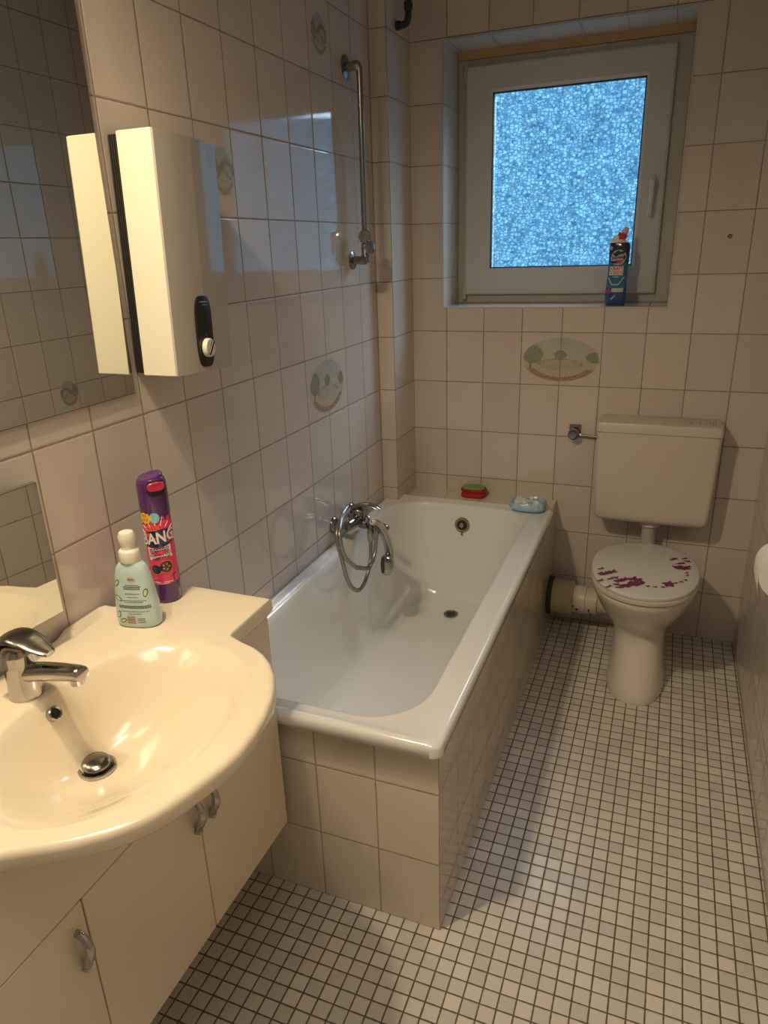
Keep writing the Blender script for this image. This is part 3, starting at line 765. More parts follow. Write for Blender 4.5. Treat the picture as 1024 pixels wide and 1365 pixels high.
# control strip
def hm(u, v):   # u along y, v height ; sits on the side cover
    y = -1.493 + u
    pr = fp + fp2
    for (x1, y1), (x2, y2) in zip(pr, pr[1:]):
        if y1 <= y <= y2: return Vector((x1 + (x2 - x1) * (y - y1) / (y2 - y1) + .0, y, v))
    return Vector((pr[-1][0], y, v))
def lifted(f, d): return lambda u, v: f(u, v) + Vector((d, 0, 0))
b = BM()
n = 20; ring = []
cz, hh, ww = 1.364, .073, .029
def cap_ring(d, s=1):
    out = []
    for k in range(40):
        t = 2 * PI * k / 40; u = ww * s * math.copysign(abs(math.cos(t)) ** .5, math.cos(t)); v = (hh * s if s < 1 else hh) * math.copysign(abs(math.sin(t)) ** .62, math.sin(t))
        out.append(hm(u, cz + v) + Vector((d, 0, 0)))
    return out
loft(b, [cap_ring(-.001), cap_ring(.003), cap_ring(.004, .95)])
cs = obj('control_strip', b, 'dark', ht, smooth=30)
b = BM(); kc = hm(.000, 1.331) + Vector((.004, 0, 0))
lathe(b, [(.0195, 0), (.0195, .007), (.018, .010), (0, .011)], kc, (1, .08, 0), 30)
kn = obj('temperature_knob', b, 'pump', cs, smooth=40)
b = BM(); box(b, kc.x + .0095, kc.x + .0135, kc.y - .016, kc.y + .016, kc.z - .003, kc.z + .003, .001)
for v in b.verts:
    d = v.co - kc; a = math.radians(55); v.co = kc + Vector((d.x, d.y * math.cos(a) - d.z * math.sin(a), d.y * math.sin(a) + d.z * math.cos(a)))
obj('knob_grip', b, 'dark', kn)
b = BM(); f_ = lifted(hm, .0048); put_rect(b, -.014, .014, 1.424, 1.4255, f_); put_rect(b, -.006, .012, 1.418, 1.4192, f_); obj('strip_print', b, 'silver', cs)
b = BM(); put_text(b, 'A', .006, lambda u, v: f_(u, v), u0=.0, v0=1.358); obj('knob_mark', b, 'silver', cs)

ht.rotation_euler = (-.045, 0, 0)

# ------------------------------------------------------------------ soap dispenser
sb = thing('soap_dispenser', 'pale mint soap dispenser bottle with pump on the basin ledge', 'soap bottle', (.118, -1.815, DZ))
SO = Vector((.120, -1.815, DZ + .0005)); sa = math.radians(-28)
su = Vector((math.cos(sa + .72), math.sin(sa + .72), 0)); sv = Vector((-su.y, su.x, 0))    # wide axis, thin axis
sec = [(0, .040, .022), (.003, .0435, .0245), (.02, .0445, .0255), (.05, .0425, .0245), (.085, .038, .0225), (.108, .0345, .021), (.120, .031, .019), (.128, .026, .0165), (.133, .020, .015), (.137, .0155, .014)]
def soap_wh(z):
    for (z1, a1, c1), (z2, a2, c2) in zip(sec, sec[1:]):
        if z1 <= z <= z2: t = (z - z1) / (z2 - z1); return a1 + (a2 - a1) * t, c1 + (c2 - c1) * t
    return sec[-1][1:]
b = BM()
zs = [0, .003, .01, .02, .035, .05, .065, .085, .1, .108, .115, .12, .124, .128, .131, .133, .137]
loft(b, [[SO + Vector((0, 0, z)) + su * (math.copysign(abs(math.cos(t)) ** .8, math.cos(t)) * soap_wh(z)[0]) + sv * (math.copysign(abs(math.sin(t)) ** .8, math.sin(t)) * soap_wh(z)[1]) for t in [2 * PI * k / 40 for k in range(40)]] for z in zs])
sbody = obj('bottle_body', b, 'soapbody', sb, smooth=50)
def smap(u, v, lift=.0006):
    a_, c_ = soap_wh(v)
    x = max(-.97, min(.97, u / a_)); y = (1 - abs(x) ** 2.5) ** (1 / 2.5)
    return SO + Vector((0, 0, v)) + su * (x * a_) - sv * (y * c_ + lift)
b = BM(); lathe(b, [(.0185, .134), (.0195, .136), (.0195, .154), (.0175, .158), (.0135, .160), (.0125, .164), (.0135, .168), (.0155, .176), (.0160, .186), (.013, .193), (.006, .196), (0, .1965)], SO, (0, 0, 1), 28)
nd = (Vector((-.72, .69, 0))).normalized()
tube(b, smooth_path([SO + Vector((0, 0, .178)), SO + Vector((0, 0, .180)) + nd * .016, SO + Vector((0, 0, .177)) + nd * .028, SO + Vector((0, 0, .172)) + nd * .033], 3), [.008, .008, .0075, .007, .007, .006, .006, .0055, .005, .005], 12)
obj('pump', b, 'pump', sb, smooth=40)
b = BM()   # printed lines
rows = [(.091, .020, .0014), (.087, .028, .0022), (.083, .026, .0022), (.073, .024, .0014), (.066, .018, .0012), (.059, .040, .0012), (.0555, .030, .0012), (.047, .050, .0024), (.0435, .050, .0024), (.036, .046, .0012), (.031, .022, .0012)]
for v, w, h in rows:
    w *= 1.25; u = .003 - w / 2 + .002; e_ = u + w
    while u < e_:
        l = random.uniform(.0015, .005); put_rect(b, u, min(u + l, e_), v, v + h, smap, 0, 2); u += l + .0007
for k in range(4): put_rect(b, -.012, .004, .012 + k * .004, .0135 + k * .004, smap, 0, 3)
for k in range(3): put_rect(b, .009, .024, .013 + k * .004, .0142 + k * .004, smap, 0, 3)
obj('label_print', b, 'print', sbody)
b = BM()
put_poly(b, ell(.006, .104, .0085, .0055, 20), lambda u, v: smap(u, v, .0005)); put_rect(b, -.013, .005, .0105, .0275, lambda u, v: smap(u, v, .0004), 0, 4, 3)
obj('label_emblem', b, 'printlt', sbody)
b = BM(); put_text(b, 'Balea', .0052, lambda u, v: smap(u, v, .0009), u0=.006, v0=.104, bold=.0001); obj('label_name', b, 'print', sbody)
b = BM()
for (u, v, r_) in ((-.026, .063, -.6), (-.030, .028, 1.2), (-.022, .016, .5), (-.026, .094, .9), (.0295, .075, 1.4)):
    put_poly(b, ell(u, v, .0085, .0042, 16, r_), lambda u, v: smap(u, v, .0005), 0); put_poly(b, ell(u, v, .0066, .0028, 16, r_), lambda u, v: smap(u, v, .0008), 1)
obj('aloe_print', b, ['leafgreen', 'leaflight'], sbody)

# ------------------------------------------------------------------ spray can
cn = thing('cleaner_spray', 'tall purple and pink spray bottle at the wall behind the soap dispenser', 'spray bottle', (.116, -1.706, DZ))
CO = Vector((.105, -1.709, DZ + .0005)); CR = .0285
b = BM(); lathe(b, [(.024, 0), (.0275, .003), (CR, .008), (CR, .045)], CO, seg=48); obj('can_base', b, 'purple', cn, smooth=40)
b = BM(); lathe(b, [(CR, .190), (.0292, .196), (.0292, .250), (.0287, .258), (.0272, .264), (.0245, .268)], CO, seg=48)
# crown: rolled cap with raised back
rings = []
for r_, z0_, amp in ((.0245, .268, 0), (.0235, .2715, .003), (.021, .2725, .0045), (.016, .2715, .003), (.008, .2705, 0)):
    rings.append([CO + Vector((math.cos(t) * r_, math.sin(t) * r_, z0_ + amp * math.sin(t + .6))) for t in [2 * PI * k / 36 for k in range(36)]])
loft(b, rings)
cbody = obj('can_cap', b, 'purple', cn, smooth=40)
b = BM(); lathe(b, [(CR - .0004, .040), (CR - .0002, .045), (CR - .0002, .190), (CR - .002, .196)], CO, seg=48); csl = obj('can_body', b, 'pink', cn, smooth=40, label='pink printed middle')
fdir = math.atan2(-2.78 - CO.y, 1.04 - CO.x) - .22
def cmap(u, v, lift=.0006):
    a = fdir + u / CR; return CO + Vector((math.cos(a) * (CR + lift), math.sin(a) * (CR + lift), v))
L_ = lambda d: (lambda u, v: cmap(u, v, d))
b = BM()
put_poly(b, [(-.040, .198), (.040, .198), (.040, .178), (.015, .184), (-.01, .190)], L_(.0004)); put_poly(b, [(-.04, .04), (.044, .04), (.044, .075), (.03, .062), (-.01, .056), (-.04, .05)], L_(.0004))
obj('can_purple_print', b, 'purple', csl)  # printed purple bands at the top and bottom of the pink middle
b = BM()
for k in range(16):
    a = 2 * PI * k / 16 + .1; r0, r1 = .026, .040 + .006 * (k % 2)
    if math.sin(a) < -.3: continue
    c_, s_ = math.cos(a), math.sin(a); w = .0012
    put_poly(b, [(.004 + c_ * r0 - s_ * w, .148 + s_ * r0 + c_ * w), (.004 + c_ * r0 + s_ * w, .148 + s_ * r0 - c_ * w), (.004 + c_ * r1 + s_ * w * .4, .148 + s_ * r1 - c_ * w), (.004 + c_ * r1 - s_ * w * .4, .148 + s_ * r1 + c_ * w)], L_(.0005))
put_text(b, 'BANG', .033, L_(.0012), u0=.002, v0=.146, bold=.0009, sx=.80, rot=.12, shear=.15)
put_poly(b, [(-.022, .126), (.026, .130), (.026, .117), (-.022, .113)], L_(.0006)); put_poly(b, [(-.022, .112), (.026, .116), (.028, .102), (-.020, .098)], L_(.0006))
for k, (u, w) in enumerate(((-.012, .016), (.012, .02))): put_rect(b, u - w / 2, u + w / 2, .0485, .050, L_(.0008), 0, 4)
put_rect(b, -.012, .014, .045, .0462, L_(.0008), 0, 4)
obj('can_white_print', b, 'white', csl)
b = BM()
def words(bm, v, u0, u1, h, rot, lift):
    u = u0
    while u < u1:
        l = random.uniform(.003, .008); e_ = min(u + l, u1); put_poly(bm, [(u, v + u * rot), (e_, v + e_ * rot), (e_, v + h + e_ * rot), (u, v + h + u * rot)], L_(lift)); u = e_ + .0012
words(b, .1225, -.018, .022, .002, .08, .0010); words(b, .1185, -.018, .022, .002, .08, .0010)
put_text(b, 'SCHMUTZ & KALK', .0058, L_(.0010), u0=.003, v0=.110, bold=.0002, rot=.1, sx=.95); put_text(b, '& SEIFE & ROST', .0058, L_(.0010), u0=.005, v0=.1035, bold=.0002, rot=.1, sx=.95)
for (u, v, r_) in ((-.010, .078, .0105), (.011, .083, .0125)): put_poly(b, ell(u, v, r_, r_, 22), L_(.0008))
put_poly(b, ell(.004, .146, .040, .019, 30, .1), L_(.0007)); obj('can_dark_print', b, 'navy', csl)
b = BM()
for (u, v, r_) in ((-.010, .078, .0125), (.011, .083, .015)): put_poly(b, ell(u, v, r_, r_, 22), L_(.0006))
for k in range(5): put_poly(b, ell(.011 + .006 * math.cos(k * 1.257), .083 + .006 * math.sin(k * 1.257), .003, .0018, 8, k), L_(.0010))
put_text(b, 'CILLIT', .0135, L_(.0011), u0=-.004, v0=.1675, bold=.0005, rot=.12, sx=.8)
obj('can_red_print', b, 'orange', csl)
b = BM()
burst = [(-.018 + (.013 if k % 2 else .0105) * math.cos(2 * PI * k / 20) * 1.25, .190 + (.0125 if k % 2 else .0095) * math.sin(2 * PI * k / 20)) for k in range(20)]
put_poly(b, burst, L_(.0012)); obj('can_burst_print', b, 'yellow', csl)
b = BM(); put_text(b, 'NEU', .007, L_(.0016), u0=-.018, v0=.195, bold=.0003); words(b, .188, -.028, -.008, .002, .05, .0016); words(b, .1845, -.026, -.009, .002, .05, .0016); obj('can_burst_text', b, 'orange', csl)
b = BM(); put_poly(b, ell(.002, .190, .010, .011, 22), L_(.0009)); obj('can_bubble_print', b, 'cyan', csl)
def kmap(u, v, lift):
    r = .0292 if v < .250 else (.0292 - .0005 * (v - .25) / .008 if v < .258 else (.0287 - .0015 * (v - .258) / .006 if v < .264 else .0272 - .0027 * (v - .264) / .004))
    a = fdir + .42 + u / r; return CO + Vector((math.cos(a) * (r + lift), math.sin(a) * (r + lift), v))
b = BM()   # trigger recess + red button
put_poly(b, [(p[0], p[1]) for p in [(.002 + .019 * math.copysign(abs(math.cos(t)) ** .6, math.cos(t)), .2505 + .0155 * math.copysign(abs(math.sin(t)) ** .7, math.sin(t))) for t in [2 * PI * k / 26 for k in range(26)]]], lambda u, v: kmap(u, v, .0008))
obj('trigger_recess', b, 'dark', cbody)
b = BM()
rg = []
for d, s in ((-.004, 1), (.0036, 1), (.0048, .85)):
    rg.append([kmap(.002 + .0165 * s * math.copysign(abs(math.cos(t)) ** .6, math.cos(t)), .2545 + .0085 * s * math.copysign(abs(math.sin(t)) ** .7, math.sin(t)), d) for t in [2 * PI * k / 26 for k in range(26)]])
loft(b, rg); obj('trigger', b, 'redcap', cbody, smooth=40)

# ------------------------------------------------------------------ toilet cleaner on the sill
tc_ = thing('cleaner_bottle', 'blue toilet cleaner bottle with angled red neck on the window sill', 'bottle', (.834, .075, wz0))
TO = Vector((.832, .075, wz0 + .0008))
tsec = [(0, 0, .034, .019), (.004, 0, .037, .0215), (.03, 0, .0375, .022), (.07, 0, .0365, .0215), (.105, .001, .0345, .0205), (.14, .002, .0345, .0205), (.175, .002, .036, .021), (.20, .002, .0365, .021), (.214, .001, .034, .020), (.222, -.004, .026, .017), (.232, -.006, .019, .015), (.238, -.004, .0165, .0145)]
def tw(z):
    for a, c in zip(tsec, tsec[1:]):
        if a[0] <= z <= c[0]: t = (z - a[0]) / (c[0] - a[0]); return [a[i] + (c[i] - a[i]) * t for i in (1, 2, 3)]
    return list(tsec[-1][1:])
tyaw = math.radians(-8); tu = Vector((math.cos(tyaw), math.sin(tyaw), 0)); tv = Vector((-tu.y, tu.x, 0))
def tring(z):
    ox, a_, c_ = tw(z); return [TO + Vector((0, 0, z)) + tu * (ox + a_ * math.copysign(abs(math.cos(t)) ** .75, math.cos(t))) + tv * (c_ * math.copysign(abs(math.sin(t)) ** .75, math.sin(t))) for t in [2 * PI * k / 40 for k in range(40)]]
def part_loft(z0, z1, name, mat, lab=None):
    zz = [z0] + [s[0] for s in tsec if z0 < s[0] < z1] + [z1]
    b = BM(); loft(b, [tring(z) for z in zz]); return obj(name, b, mat, tc_, smooth=50, label=lab)
part_loft(0, .060, 'bottle_base', 'royal', 'dark royal blue lower part'); tb = part_loft(.060, .150, 'bottle_body', 'blue'); part_loft(.150, .216, 'bottle_shoulder', 'navy', 'navy upper part'); part_loft(.216, .238, 'bottle_neck', 'pump', 'cream neck')
tn = Vector((.48, 0, .88)).normalized(); nb = TO + Vector((.004, 0, .232))
b = BM(); lathe(b, [(.0155, 0), (.0165, .003), (.0165, .016), (.013, .018)], nb, tn, 24); lathe(b, [(.0155, -.012), (.0165, 0)], nb, tn, 24); obj('red_collar', b, 'red', tc_, smooth=40)
b = BM(); lathe(b, [(.0125, .017), (.0115, .026), (.009, .036), (.0065, .040), (0, .0405)], nb, tn, 20); obj('nozzle_cap', b, 'capclear', tc_, smooth=40)
def tmap(u, v, lift=.0006):
    ox, a_, c_ = tw(v); x = max(-.96, min(.96, u / a_)); y = (1 - abs(x) ** 2.67) ** (1 / 2.67)
    return TO + Vector((0, 0, v)) + tu * (ox + x * a_) - tv * (y * c_ + lift)
TL = lambda d: (lambda u, v: tmap(u, v, d))
b = BM(); put_poly(b, ell(.002, .166, .028, .026, 30, .5), TL(.0006)); put_poly(b, [(-.031, .096), (-.014, .070), (-.011, .076), (-.026, .098)], TL(.0007)); put_poly(b, [(-.014, .070), (.012, .070), (.010, .075), (-.011, .075)], TL(.0007)); put_poly(b, [(.012, .070), (.031, .098), (.026, .098), (.010, .075)], TL(.0007))
put_rect(b, -.012, .030, .046, .060, TL(.0006), 0, 6, 2); put_poly(b, ell(-.026, .198, .0065, .0065, 16), TL(.0009)); put_poly(b, [(-.014, .022), (-.010, .018), (.004, .034), (.004, .038)], TL(.0008)); obj('silver_print', b, 'silver', tb)
b = BM(); put_poly(b, [(-.018, .178), (.000, .190), (.026, .190), (.022, .178), (.006, .176), (-.008, .168)], TL(.0011)); put_poly(b, [(-.024, .154), (-.018, .146), (.004, .146), (.020, .158), (.002, .156)], TL(.0011)); obj('navy_print', b, 'navy', tb)
b = BM(); put_poly(b, [(-.008, .144), (.012, .147), (.022, .160), (.004, .156)], TL(.0013)); put_poly(b, ell(-.022, .050, .0085, .0085, 18), TL(.0010))
put_text(b, 'KRAFT', .0165, TL(.0016), u0=0, v0=.127, bold=.0004, sx=.9); put_text(b, '& FRISCH', .0125, TL(.0016), u0=0, v0=.112, bold=.0003, sx=.85); obj('red_print', b, 'red', tb)
b = BM(); put_rect(b, -.025, .023, .1195, .1355, TL(.0010), 0, 6, 2); put_rect(b, -.025, .023, .105, .1185, TL(.0010), 0, 6, 2); put_rect(b, -.012, .010, .098, .1, TL(.0008), 0, 4)
for k in range(2): put_rect(b, -.006, .024, .049 + k * .006, .051 + k * .006, TL(.0009), 0, 5)
obj('white_print', b, 'white', tb)
b = BM(); put_text(b, 'Domestos', .0115, TL(.0015), u0=.002, v0=.166, bold=.0004, rot=.12, sx=.95); obj('name_print', b, 'navy', tb)

# ------------------------------------------------------------------ sponge & soap pack on the tub end
sg = thing('scrub_sponge', 'red and green scrubbing sponge on the ledge behind the bathtub', 'sponge', (.33, -.055, .5325))
b = BM()
def sponge_ring(z, s=1): return [Vector((.3365 + .052 * s * math.copysign(abs(math.cos(t)) ** .6, math.cos(t)) , -.050 + .034 * s * math.copysign(abs(math.sin(t)) ** .7, math.sin(t)), z)) for t in [2 * PI * k / 36 for k in range(36)]]
loft(b, [sponge_ring(.5330, .9), sponge_ring(.537, 1), sponge_ring(.545, .99), sponge_ring(.5495, .90), sponge_ring(.552, .88), sponge_ring(.5555, .92), sponge_ring(.560, 1.0), sponge_ring(.566, 1.02), sponge_ring(.570, .98)])
obj('sponge_body', b, 'sponge_red', sg, smooth=60)
b = BM(); loft(b, [sponge_ring(.5701, .9), sponge_ring(.573, .92), sponge_ring(.576, .80), sponge_ring(.577, .5)]); obj('scouring_top', b, 'sponge_green', sg, smooth=60)

pk = thing('soap_packet', 'light blue plastic packet on the far corner of the bathtub rim', 'packet', (.585, -.185, .55))
b = BM()
def crinkle(p, a=.004): return p + Vector((a * math.sin(p.y * 310 + p.z * 210), a * math.sin(p.x * 280 + p.z * 170), a * .7 * math.sin(p.x * 240 + p.y * 330)))
rg = []
for z, s, a in ((.5512, .78, 0), (.556, .92, .002), (.568, 1.0, .003), (.578, .97, .003), (.585, .90, .004), (.578, .80, .003), (.568, .74, .002), (.5555, .60, 0)):
    rg.append([crinkle(p, a) for p in sellipse(.588, -.182, .070 * s, .055 * s, .052 * s, z, 56, 3.0)])
loft(b, rg); obj('tray', b, 'film', pk, smooth=80)
b = BM(); rnd_ = random.Random(3)
for k in range(7):
    cx = .552 + (k % 4) * .024; cy = -.200 + (k // 4) * .034; rr = .015
    for j in range(1):
        q = bmesh.new(); bmesh.ops.create_icosphere(q, subdivisions=3, radius=1)
        for v in q.verts: v.co = crinkle(Vector((cx, cy, .576)) + Vector((v.co.x * rr * 1.1, v.co.y * rr * 1.25, v.co.z * .017)), .003)
        merge(b, q)
obj('wrapped_tabs', b, 'soapwhite', pk, smooth=80)
b = BM()
for (cx, cy, r1) in ((.565, -.222, .010), (.580, -.226, .008), (.556, -.222, .006)):
    q = bmesh.new(); bmesh.ops.create_icosphere(q, subdivisions=2, radius=1)
    for v in q.verts: v.co = Vector((cx + v.co.x * r1 * 1.2, cy + v.co.y * .004, .577 + v.co.z * r1 * .8))
    merge(b, q)
obj('red_print', b, 'red', pk, smooth=80)
b = BM()
for (cx, cy, cz_) in ((.585, -.185, .590), (.615, -.180, .590), (.600, -.212, .588), (.57, -.165, .589)):
    q = bmesh.new(); bmesh.ops.create_icosphere(q, subdivisions=2, radius=1)
    for v in q.verts: v.co = Vector((cx + v.co.x * .010, cy + v.co.y * .010, cz_ + v.co.z * .005))
    merge(b, q)
obj('blue_print', b, 'cyan', pk, smooth=80)

# ------------------------------------------------------------------ toilet
TCX = 1.035
to = thing('toilet', 'cream floor-standing toilet with closed lid below the cistern', 'toilet', (TCX, -.35, 0))
tsecs = [ # z, cx, hw, y front, y back, e
    (0.0005, 1.041, .101, -.553, -.155, 2.5), (.006, 1.041, .102, -.554, -.155, 2.5), (.03, 1.041, .0995, -.545, -.155, 2.5), (.08, 1.040, .0935, -.510, -.15, 2.4),
    (.14, 1.039, .0885, -.463, -.145, 2.3), (.18, 1.038, .0875, -.437, -.14, 2.25), (.205, 1.037, .091, -.434, -.135, 2.2), (.23, 1.036, .102, -.447, -.13, 2.15), (.26, 1.035, .122, -.478, -.12, 2.1), (.30, TCX, .145, -.520, -.11, 2.1),
    (.34, TCX, .164, -.556, -.10, 2.1), (.375, TCX, .175, -.580, -.095, 2.15), (.395, TCX, .178, -.590, -.09, 2.2), (.404, TCX, .176, -.588, -.09, 2.2), (.407, TCX, .168, -.580, -.095, 2.2)]
b = BM(); rg = []
for z, cx, hw, yf, yb, e in tsecs:
    cy = -.33; rg.append(sellipse(cx, cy, hw, cy - yf, yb - cy, z, 56, e, 2.6))
loft(b, rg)
box(b, TCX - .05, TCX + .05, -.14, -.045, .27, .395, .02)
obj('bowl', b, 'toilet', to, smooth=60)
def seat_ring(z, s, off=0): 
    cy = -.355; return sellipse(TCX, cy, .179 * s - off, .243 * s - off, .225 * s - off, z, 64, 2.15, 2.35)
b = BM(); loft(b, [seat_ring(.4085, .97), seat_ring(.411, 1.0), seat_ring(.422, 1.005), seat_ring(.4265, .985)]); obj('seat', b, 'tank', to, smooth=50)
LZ = .4475
def lidz(x, y):
    r = ((x - TCX) / .18) ** 2 + ((y + .355) / .24) ** 2
    return LZ - .006 * r
b = BM(); rg = [seat_ring(.4285, .96), seat_ring(.4290, .995), seat_ring(.437, 1.0)]
for s in (.985, .96, .9, .8, .65, .5, .35, .2, .08):
    r_ = seat_ring(0, s)
    rg.append([Vector((p.x, p.y, lidz(p.x, p.y) - (.002 if s > .98 else 0))) for p in r_])
loft(b, rg); lid = obj('lid', b, 'lid', to, smooth=60)
FL = [(0.893, -0.424), (0.894, -0.46), (0.908, -0.461), (0.919, -0.452), (0.93, -0.442), (0.93, -0.496), (0.946, -0.485), (0.899, -0.515), (0.93, -0.552), (0.959, -0.504), (0.972, -0.494), (0.952, -0.534), (0.962, -0.553), (0.979, -0.537), (0.988, -0.528), (1.0, -0.479), (1.003, -0.518), (1.017, -0.485), (1.009, -0.505), (1.023, -0.511), (1.031, -0.5), (1.05, -0.519), (1.074, -0.517), (1.097, -0.51), (1.111, -0.478), (1.115, -0.487), (1.124, -0.488), (1.136, -0.466), (1.152, -0.451), (1.166, -0.432), (1.17, -0.372), (1.172, -0.393), (1.141, -0.336), (1.152, -0.339), (1.166, -0.337), (1.175, -0.319), (1.131, -0.263), (1.124, -0.275), (1.155, -0.297), (1.145, -0.304), (1.164, -0.249), (1.173, -0.272)]
big = {2, 3, 4, 9, 10, 13, 14, 15, 16, 17, 18, 19, 32, 33, 34, 24, 25}
b = BM(); rr_ = random.Random(5)
lm_ = lambda x, y: Vector((x, y, lidz(x, y) + .0012))
for i, (x, y) in enumerate(FL):
    s = 1.5 if i in big else .95
    if 21 <= i <= 31 and i not in big: s = .6
    a = rr_.uniform(-.5, .7)
    if x < .93: a += .3
    put_poly(b, ell(x, y, .0135 * s, .0048 * s, 10, a), lm_)
    put_poly(b, ell(x + .004 * s, y + .006 * s, .0085 * s, .004 * s, 10, a + 1.1), lm_)
    if s > 1.2: put_poly(b, ell(x - .007, y - .006, .011, .0055, 10, a + 2.1), lm_)
obj('flower_print', b, 'magenta', lid, label='dark magenta flower print along the lid front edge')
for s in (-1, 1):
    b = BM(); tube(b, [(TCX + s * .075 - .02, -.135, .418), (TCX + s * .075 + .02, -.135, .418)], .006, 12); obj('hinge', b, 'lid', to, smooth=40)

cis = thing('toilet_cistern', 'cream plastic wall-mounted cistern above the toilet', 'cistern', (TCX, -.07, .51))
b = BM()
def cist(z, s0, yf): # tapering body ring in xy
    return rrect(.818 + s0, 1.245 - s0, yf, -.001, .018, z, 6)
rg = []
for z, s0, yf in ((.512, .060, -.100), (.513, .040, -.112), (.520, .022, -.126), (.535, .013, -.133), (.56, .011, -.1365), (.7, .006, -.138), (.858, .002, -.139), (.860, .004, -.137)): rg.append(cist(z, s0, yf))
loft(b, rg); obj('tank', b, 'tank', cis, smooth=40)
b = BM(); loft(b, [cist(.861, .003, -.138), cist(.863, 0, -.141), cist(.888, -.001, -.141), cist(.896, .002, -.137), cist(.899, .010, -.128)]); cl_ = obj('cistern_lid', b, 'tank', cis, smooth=40)
b = BM()
for x in (1.135, 1.165, 1.185, 1.198, 1.208, 1.216): box(b, x, x + .003, -.110, -.070 if x < 1.19 else -.05, .8992, .9000)
obj('vent_slots', b, 'card', cl_)
b = BM(); lathe(b, [(.036, .512), (.038, .505), (.038, .492), (.030, .488), (.027, .484), (.027, .4085)], (1.034, -.065, 0), (0, 0, 1), 28); obj('flush_pipe', b, 'tank', cis, smooth=40)

vl = thing('angle_valve', 'small chrome angle valve on the wall left of the cistern', 'valve', (.727, 0, .826))
b = BM(); box(b, .705, .750, -.004, -.0005, .806, .852, .001); lathe(b, [(.012, .002), (.014, .03)], (.727, 0, .822), (0, -1, 0), 16); obj('valve_plate', b, 'chrome_old', vl, smooth=40)
b = BM(); lathe(b, [(.018, 0), (.022, .004), (.021, .018), (.014, .025), (0, .026)], (.727, -.028, .820), (-.1, -1, 0), 10); obj('valve_knob', b, 'chrome_old', vl, smooth=30)
b = BM(); tube(b, [(.735, -.020, .815), (.818, -.022, .811)], .0042, 10); tube(b, [(.809, -.022, .8115), (.822, -.022, .811)], .009, 10); tube(b, [(.738, -.020, .815), (.752, -.020, .8145)], .0085, 8); obj('supply_tube', b, 'chrome', vl, smooth=40)

# waste pipe between tub panel and toilet
wp = thing('waste_pipe', 'cream horizontal waste pipe low between the tub panel and the toilet', 'pipe', (.76, -.11, .09))
py_, pz_ = -.092, .147
b = BM(); lathe(b, [(.078, 0), (.080, .003), (.078, .016), (.066, .020), (.06, .024)], (TX + .0005, py_, pz_), (1, 0, 0), 36); obj('wall_collar', b, 'rubber', wp, smooth=40)
b = BM(); lathe(b, [(.068, .015), (.070, .018), (.070, .098), (.066, .102), (.05, .104)], (TX, py_, pz_), (1, 0, 0), 40)
box(b, TX + .018, TX + .099, py_ - .0708, py_ - .0655, pz_ - .012, pz_ - .008); obj('pipe_sleeve', b, 'pipe', wp, smooth=40)
b = BM(); lathe(b, [(.055, .100), (.057, .104), (.057, .150), (.052, .153), (.052, .160), (.055, .163), (.055, .196), (.045, .20), (.045, .29)], (TX, py_ - .002, pz_ - .002), (1, 0, 0), 40); cnn = obj('pipe_connector', b, 'pipelt', wp, smooth=40)
b = BM()
def pm(u, a): r = .0578; return Vector((TX + u, py_ - .002 - r * math.cos(a), pz_ - .002 + r * math.sin(a)))
for (u, a, ru, ra) in ((.122, -.35, .006, .10), (.108, -.12, .0025, .09), (.113, -.85, .012, .16), (.176, -.85, .006, .2), (.170, -.3, .003, .15)):
    put_poly(b, ell(u, a, ru, ra, 12, .3 if ru > .01 else 0), pm)
obj('connector_marks', b, 'navy', cnn)

# toilet paper on the right wall
tp = thing('toilet_paper_roll', 'white toilet paper roll on its holder at the right wall', 'toilet paper', (1.337, -1.10, .73))
b = BM(); lathe(b, [(.021, 0), (.054, 0), (.055, .002), (.055, .098), (.054, .10), (.021, .10), (.021, 0.0)], (1.337, -1.115, .79), (0, 1, 0), 44)
bmesh.ops.recalc_face_normals(b, faces=b.faces[:]); rl = obj('paper_roll', b, 'paper', tp, smooth=40)
b = BM()
sh = [Vector((1.337 - .0555 * math.cos(a), 0, .79 + .0555 * math.sin(a))) for a in [(.9 - .15 * k) for k in range(7)]] + [Vector((1.2825, 0, .765)), Vector((1.287, 0, .742)), Vector((1.298, 0, .722))]
r0 = [[p + Vector((0, y, 0)) for p in sh] for y in (-1.114, -1.016)]
V = [[b.verts.new(p) for p in r] for r in r0]
for k in range(len(sh) - 1): b.faces.new((V[0][k], V[0][k + 1], V[1][k + 1], V[1][k]))
obj('loose_sheet', b, 'paper', rl, smooth=60)
b = BM(); lathe(b, [(.0205, -.0005), (.0205, .1005), (.018, .1005), (.018, -.0005), (.0205, -.0005)], (1.337, -1.115, .79), (0, 1, 0), 28); obj('cardboard_core', b, 'card', rl, smooth=40)
b = BM(); tube(b, smooth_path([(W - .001, -1.0, .80), (1.36, -1.0, .80), (1.34, -1.003, .797), (1.337, -1.02, .79), (1.337, -1.13, .79)], 4), .004, 8); lathe(b, [(.018, 0), (.018, .005), (.006, .008)], (W - .0005, -1.0, .80), (-1, 0, 0), 16); obj('holder', b, 'chrome_old', tp, smooth=40)

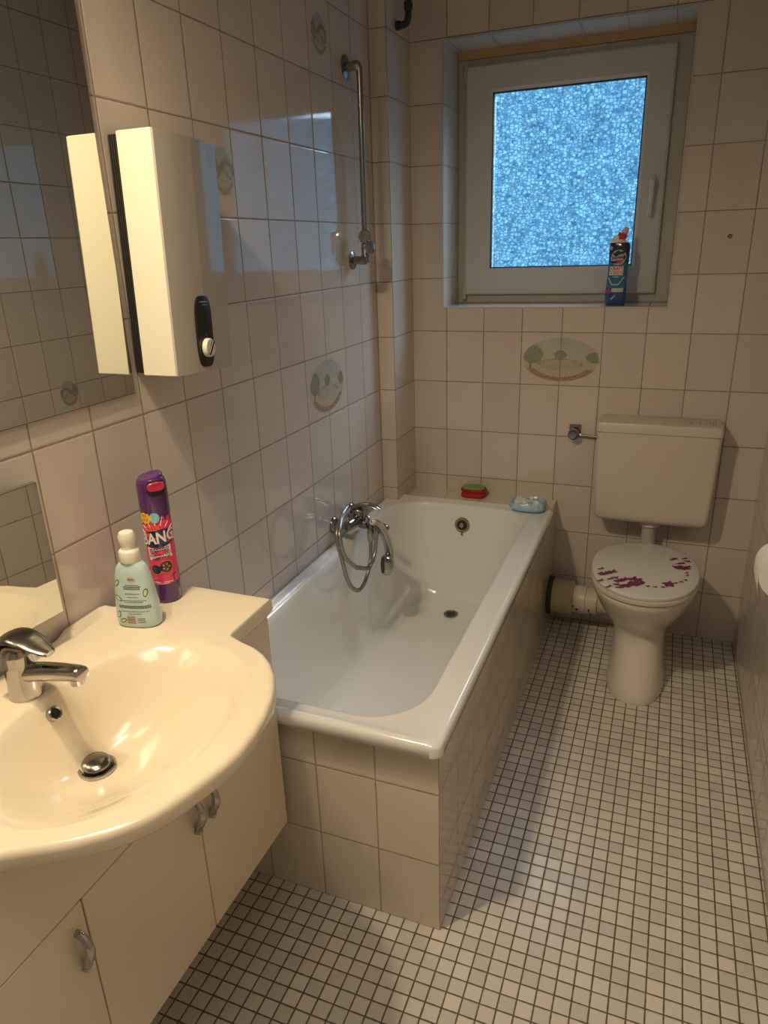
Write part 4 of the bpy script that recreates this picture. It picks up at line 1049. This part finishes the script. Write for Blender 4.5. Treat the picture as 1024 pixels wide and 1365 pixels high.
# ------------------------------------------------------------------ lights
def area(name, loc, rot, sx, sy, power, col, spread=None):
    l = bpy.data.lights.new(name, 'AREA'); l.shape = 'RECTANGLE'; l.size = sx; l.size_y = sy; l.energy = power; l.color = col
    if spread: l.spread = spread
    o = bpy.data.objects.new(name, l); C.objects.link(o); o.location = loc; o.rotation_euler = rot; return o
WARM = (1.0, .79, .53)
for i, (lx, ly, lz, pw) in enumerate(((.22, -2.17, 2.32, 44), (.10, -2.32, 2.40, 24))):
    l = bpy.data.lights.new('mirror_lamp', 'SPOT'); l.energy = pw; l.color = WARM; l.shadow_soft_size = .035; l.specular_factor = .25; l.spot_size = math.radians(142); l.spot_blend = 1.0
    o = bpy.data.objects.new('mirror_lamp', l); C.objects.link(o); o.location = (lx, ly, lz); o.rotation_euler = (math.radians(15), math.radians(-8), 0)
area('room_fill', (.75, -2.6, 2.48), (0, 0, 0), .6, .6, 5.0, (1.0, .89, .76), math.radians(130))
skyl = area('sky_light', (1.15, 1.05, 2.65), (0, 0, 0), 1.1, 1.1, 75, (.62, .80, 1.0), math.radians(100))
skyl.rotation_euler = (Vector((.45, -.2, 1.2)) - skyl.location).to_track_quat('-Z', 'Y').to_euler()

w = bpy.data.worlds.new('world'); sc.world = w; w.use_nodes = True
w.node_tree.nodes['Background'].inputs[0].default_value = (.25, .5, .8, 1); w.node_tree.nodes['Background'].inputs[1].default_value = .15

# ------------------------------------------------------------------ camera
cam = bpy.data.cameras.new('camera'); co = bpy.data.objects.new('camera', cam); C.objects.link(co); sc.camera = co
yaw, pt, ro = -.386793, -.357765, -.033616
f = Vector((math.sin(yaw) * math.cos(pt), math.cos(yaw) * math.cos(pt), math.sin(pt)))
r = f.cross(Vector((0, 0, 1))).normalized(); u = r.cross(f)
r2 = r * math.cos(ro) + u * math.sin(ro); u2 = -r * math.sin(ro) + u * math.cos(ro)
mt = Matrix((r2, u2, -f)).transposed().to_4x4(); mt.translation = Vector((1.040822, -2.780864, 1.520099)); co.matrix_world = mt
cam.sensor_fit = 'HORIZONTAL'; cam.sensor_width = 36; cam.lens = 36 * 942.628 / 1024; cam.clip_start = .02
sc.view_settings.view_transform = 'Standard'; sc.view_settings.look = 'None'; sc.view_settings.exposure = .14
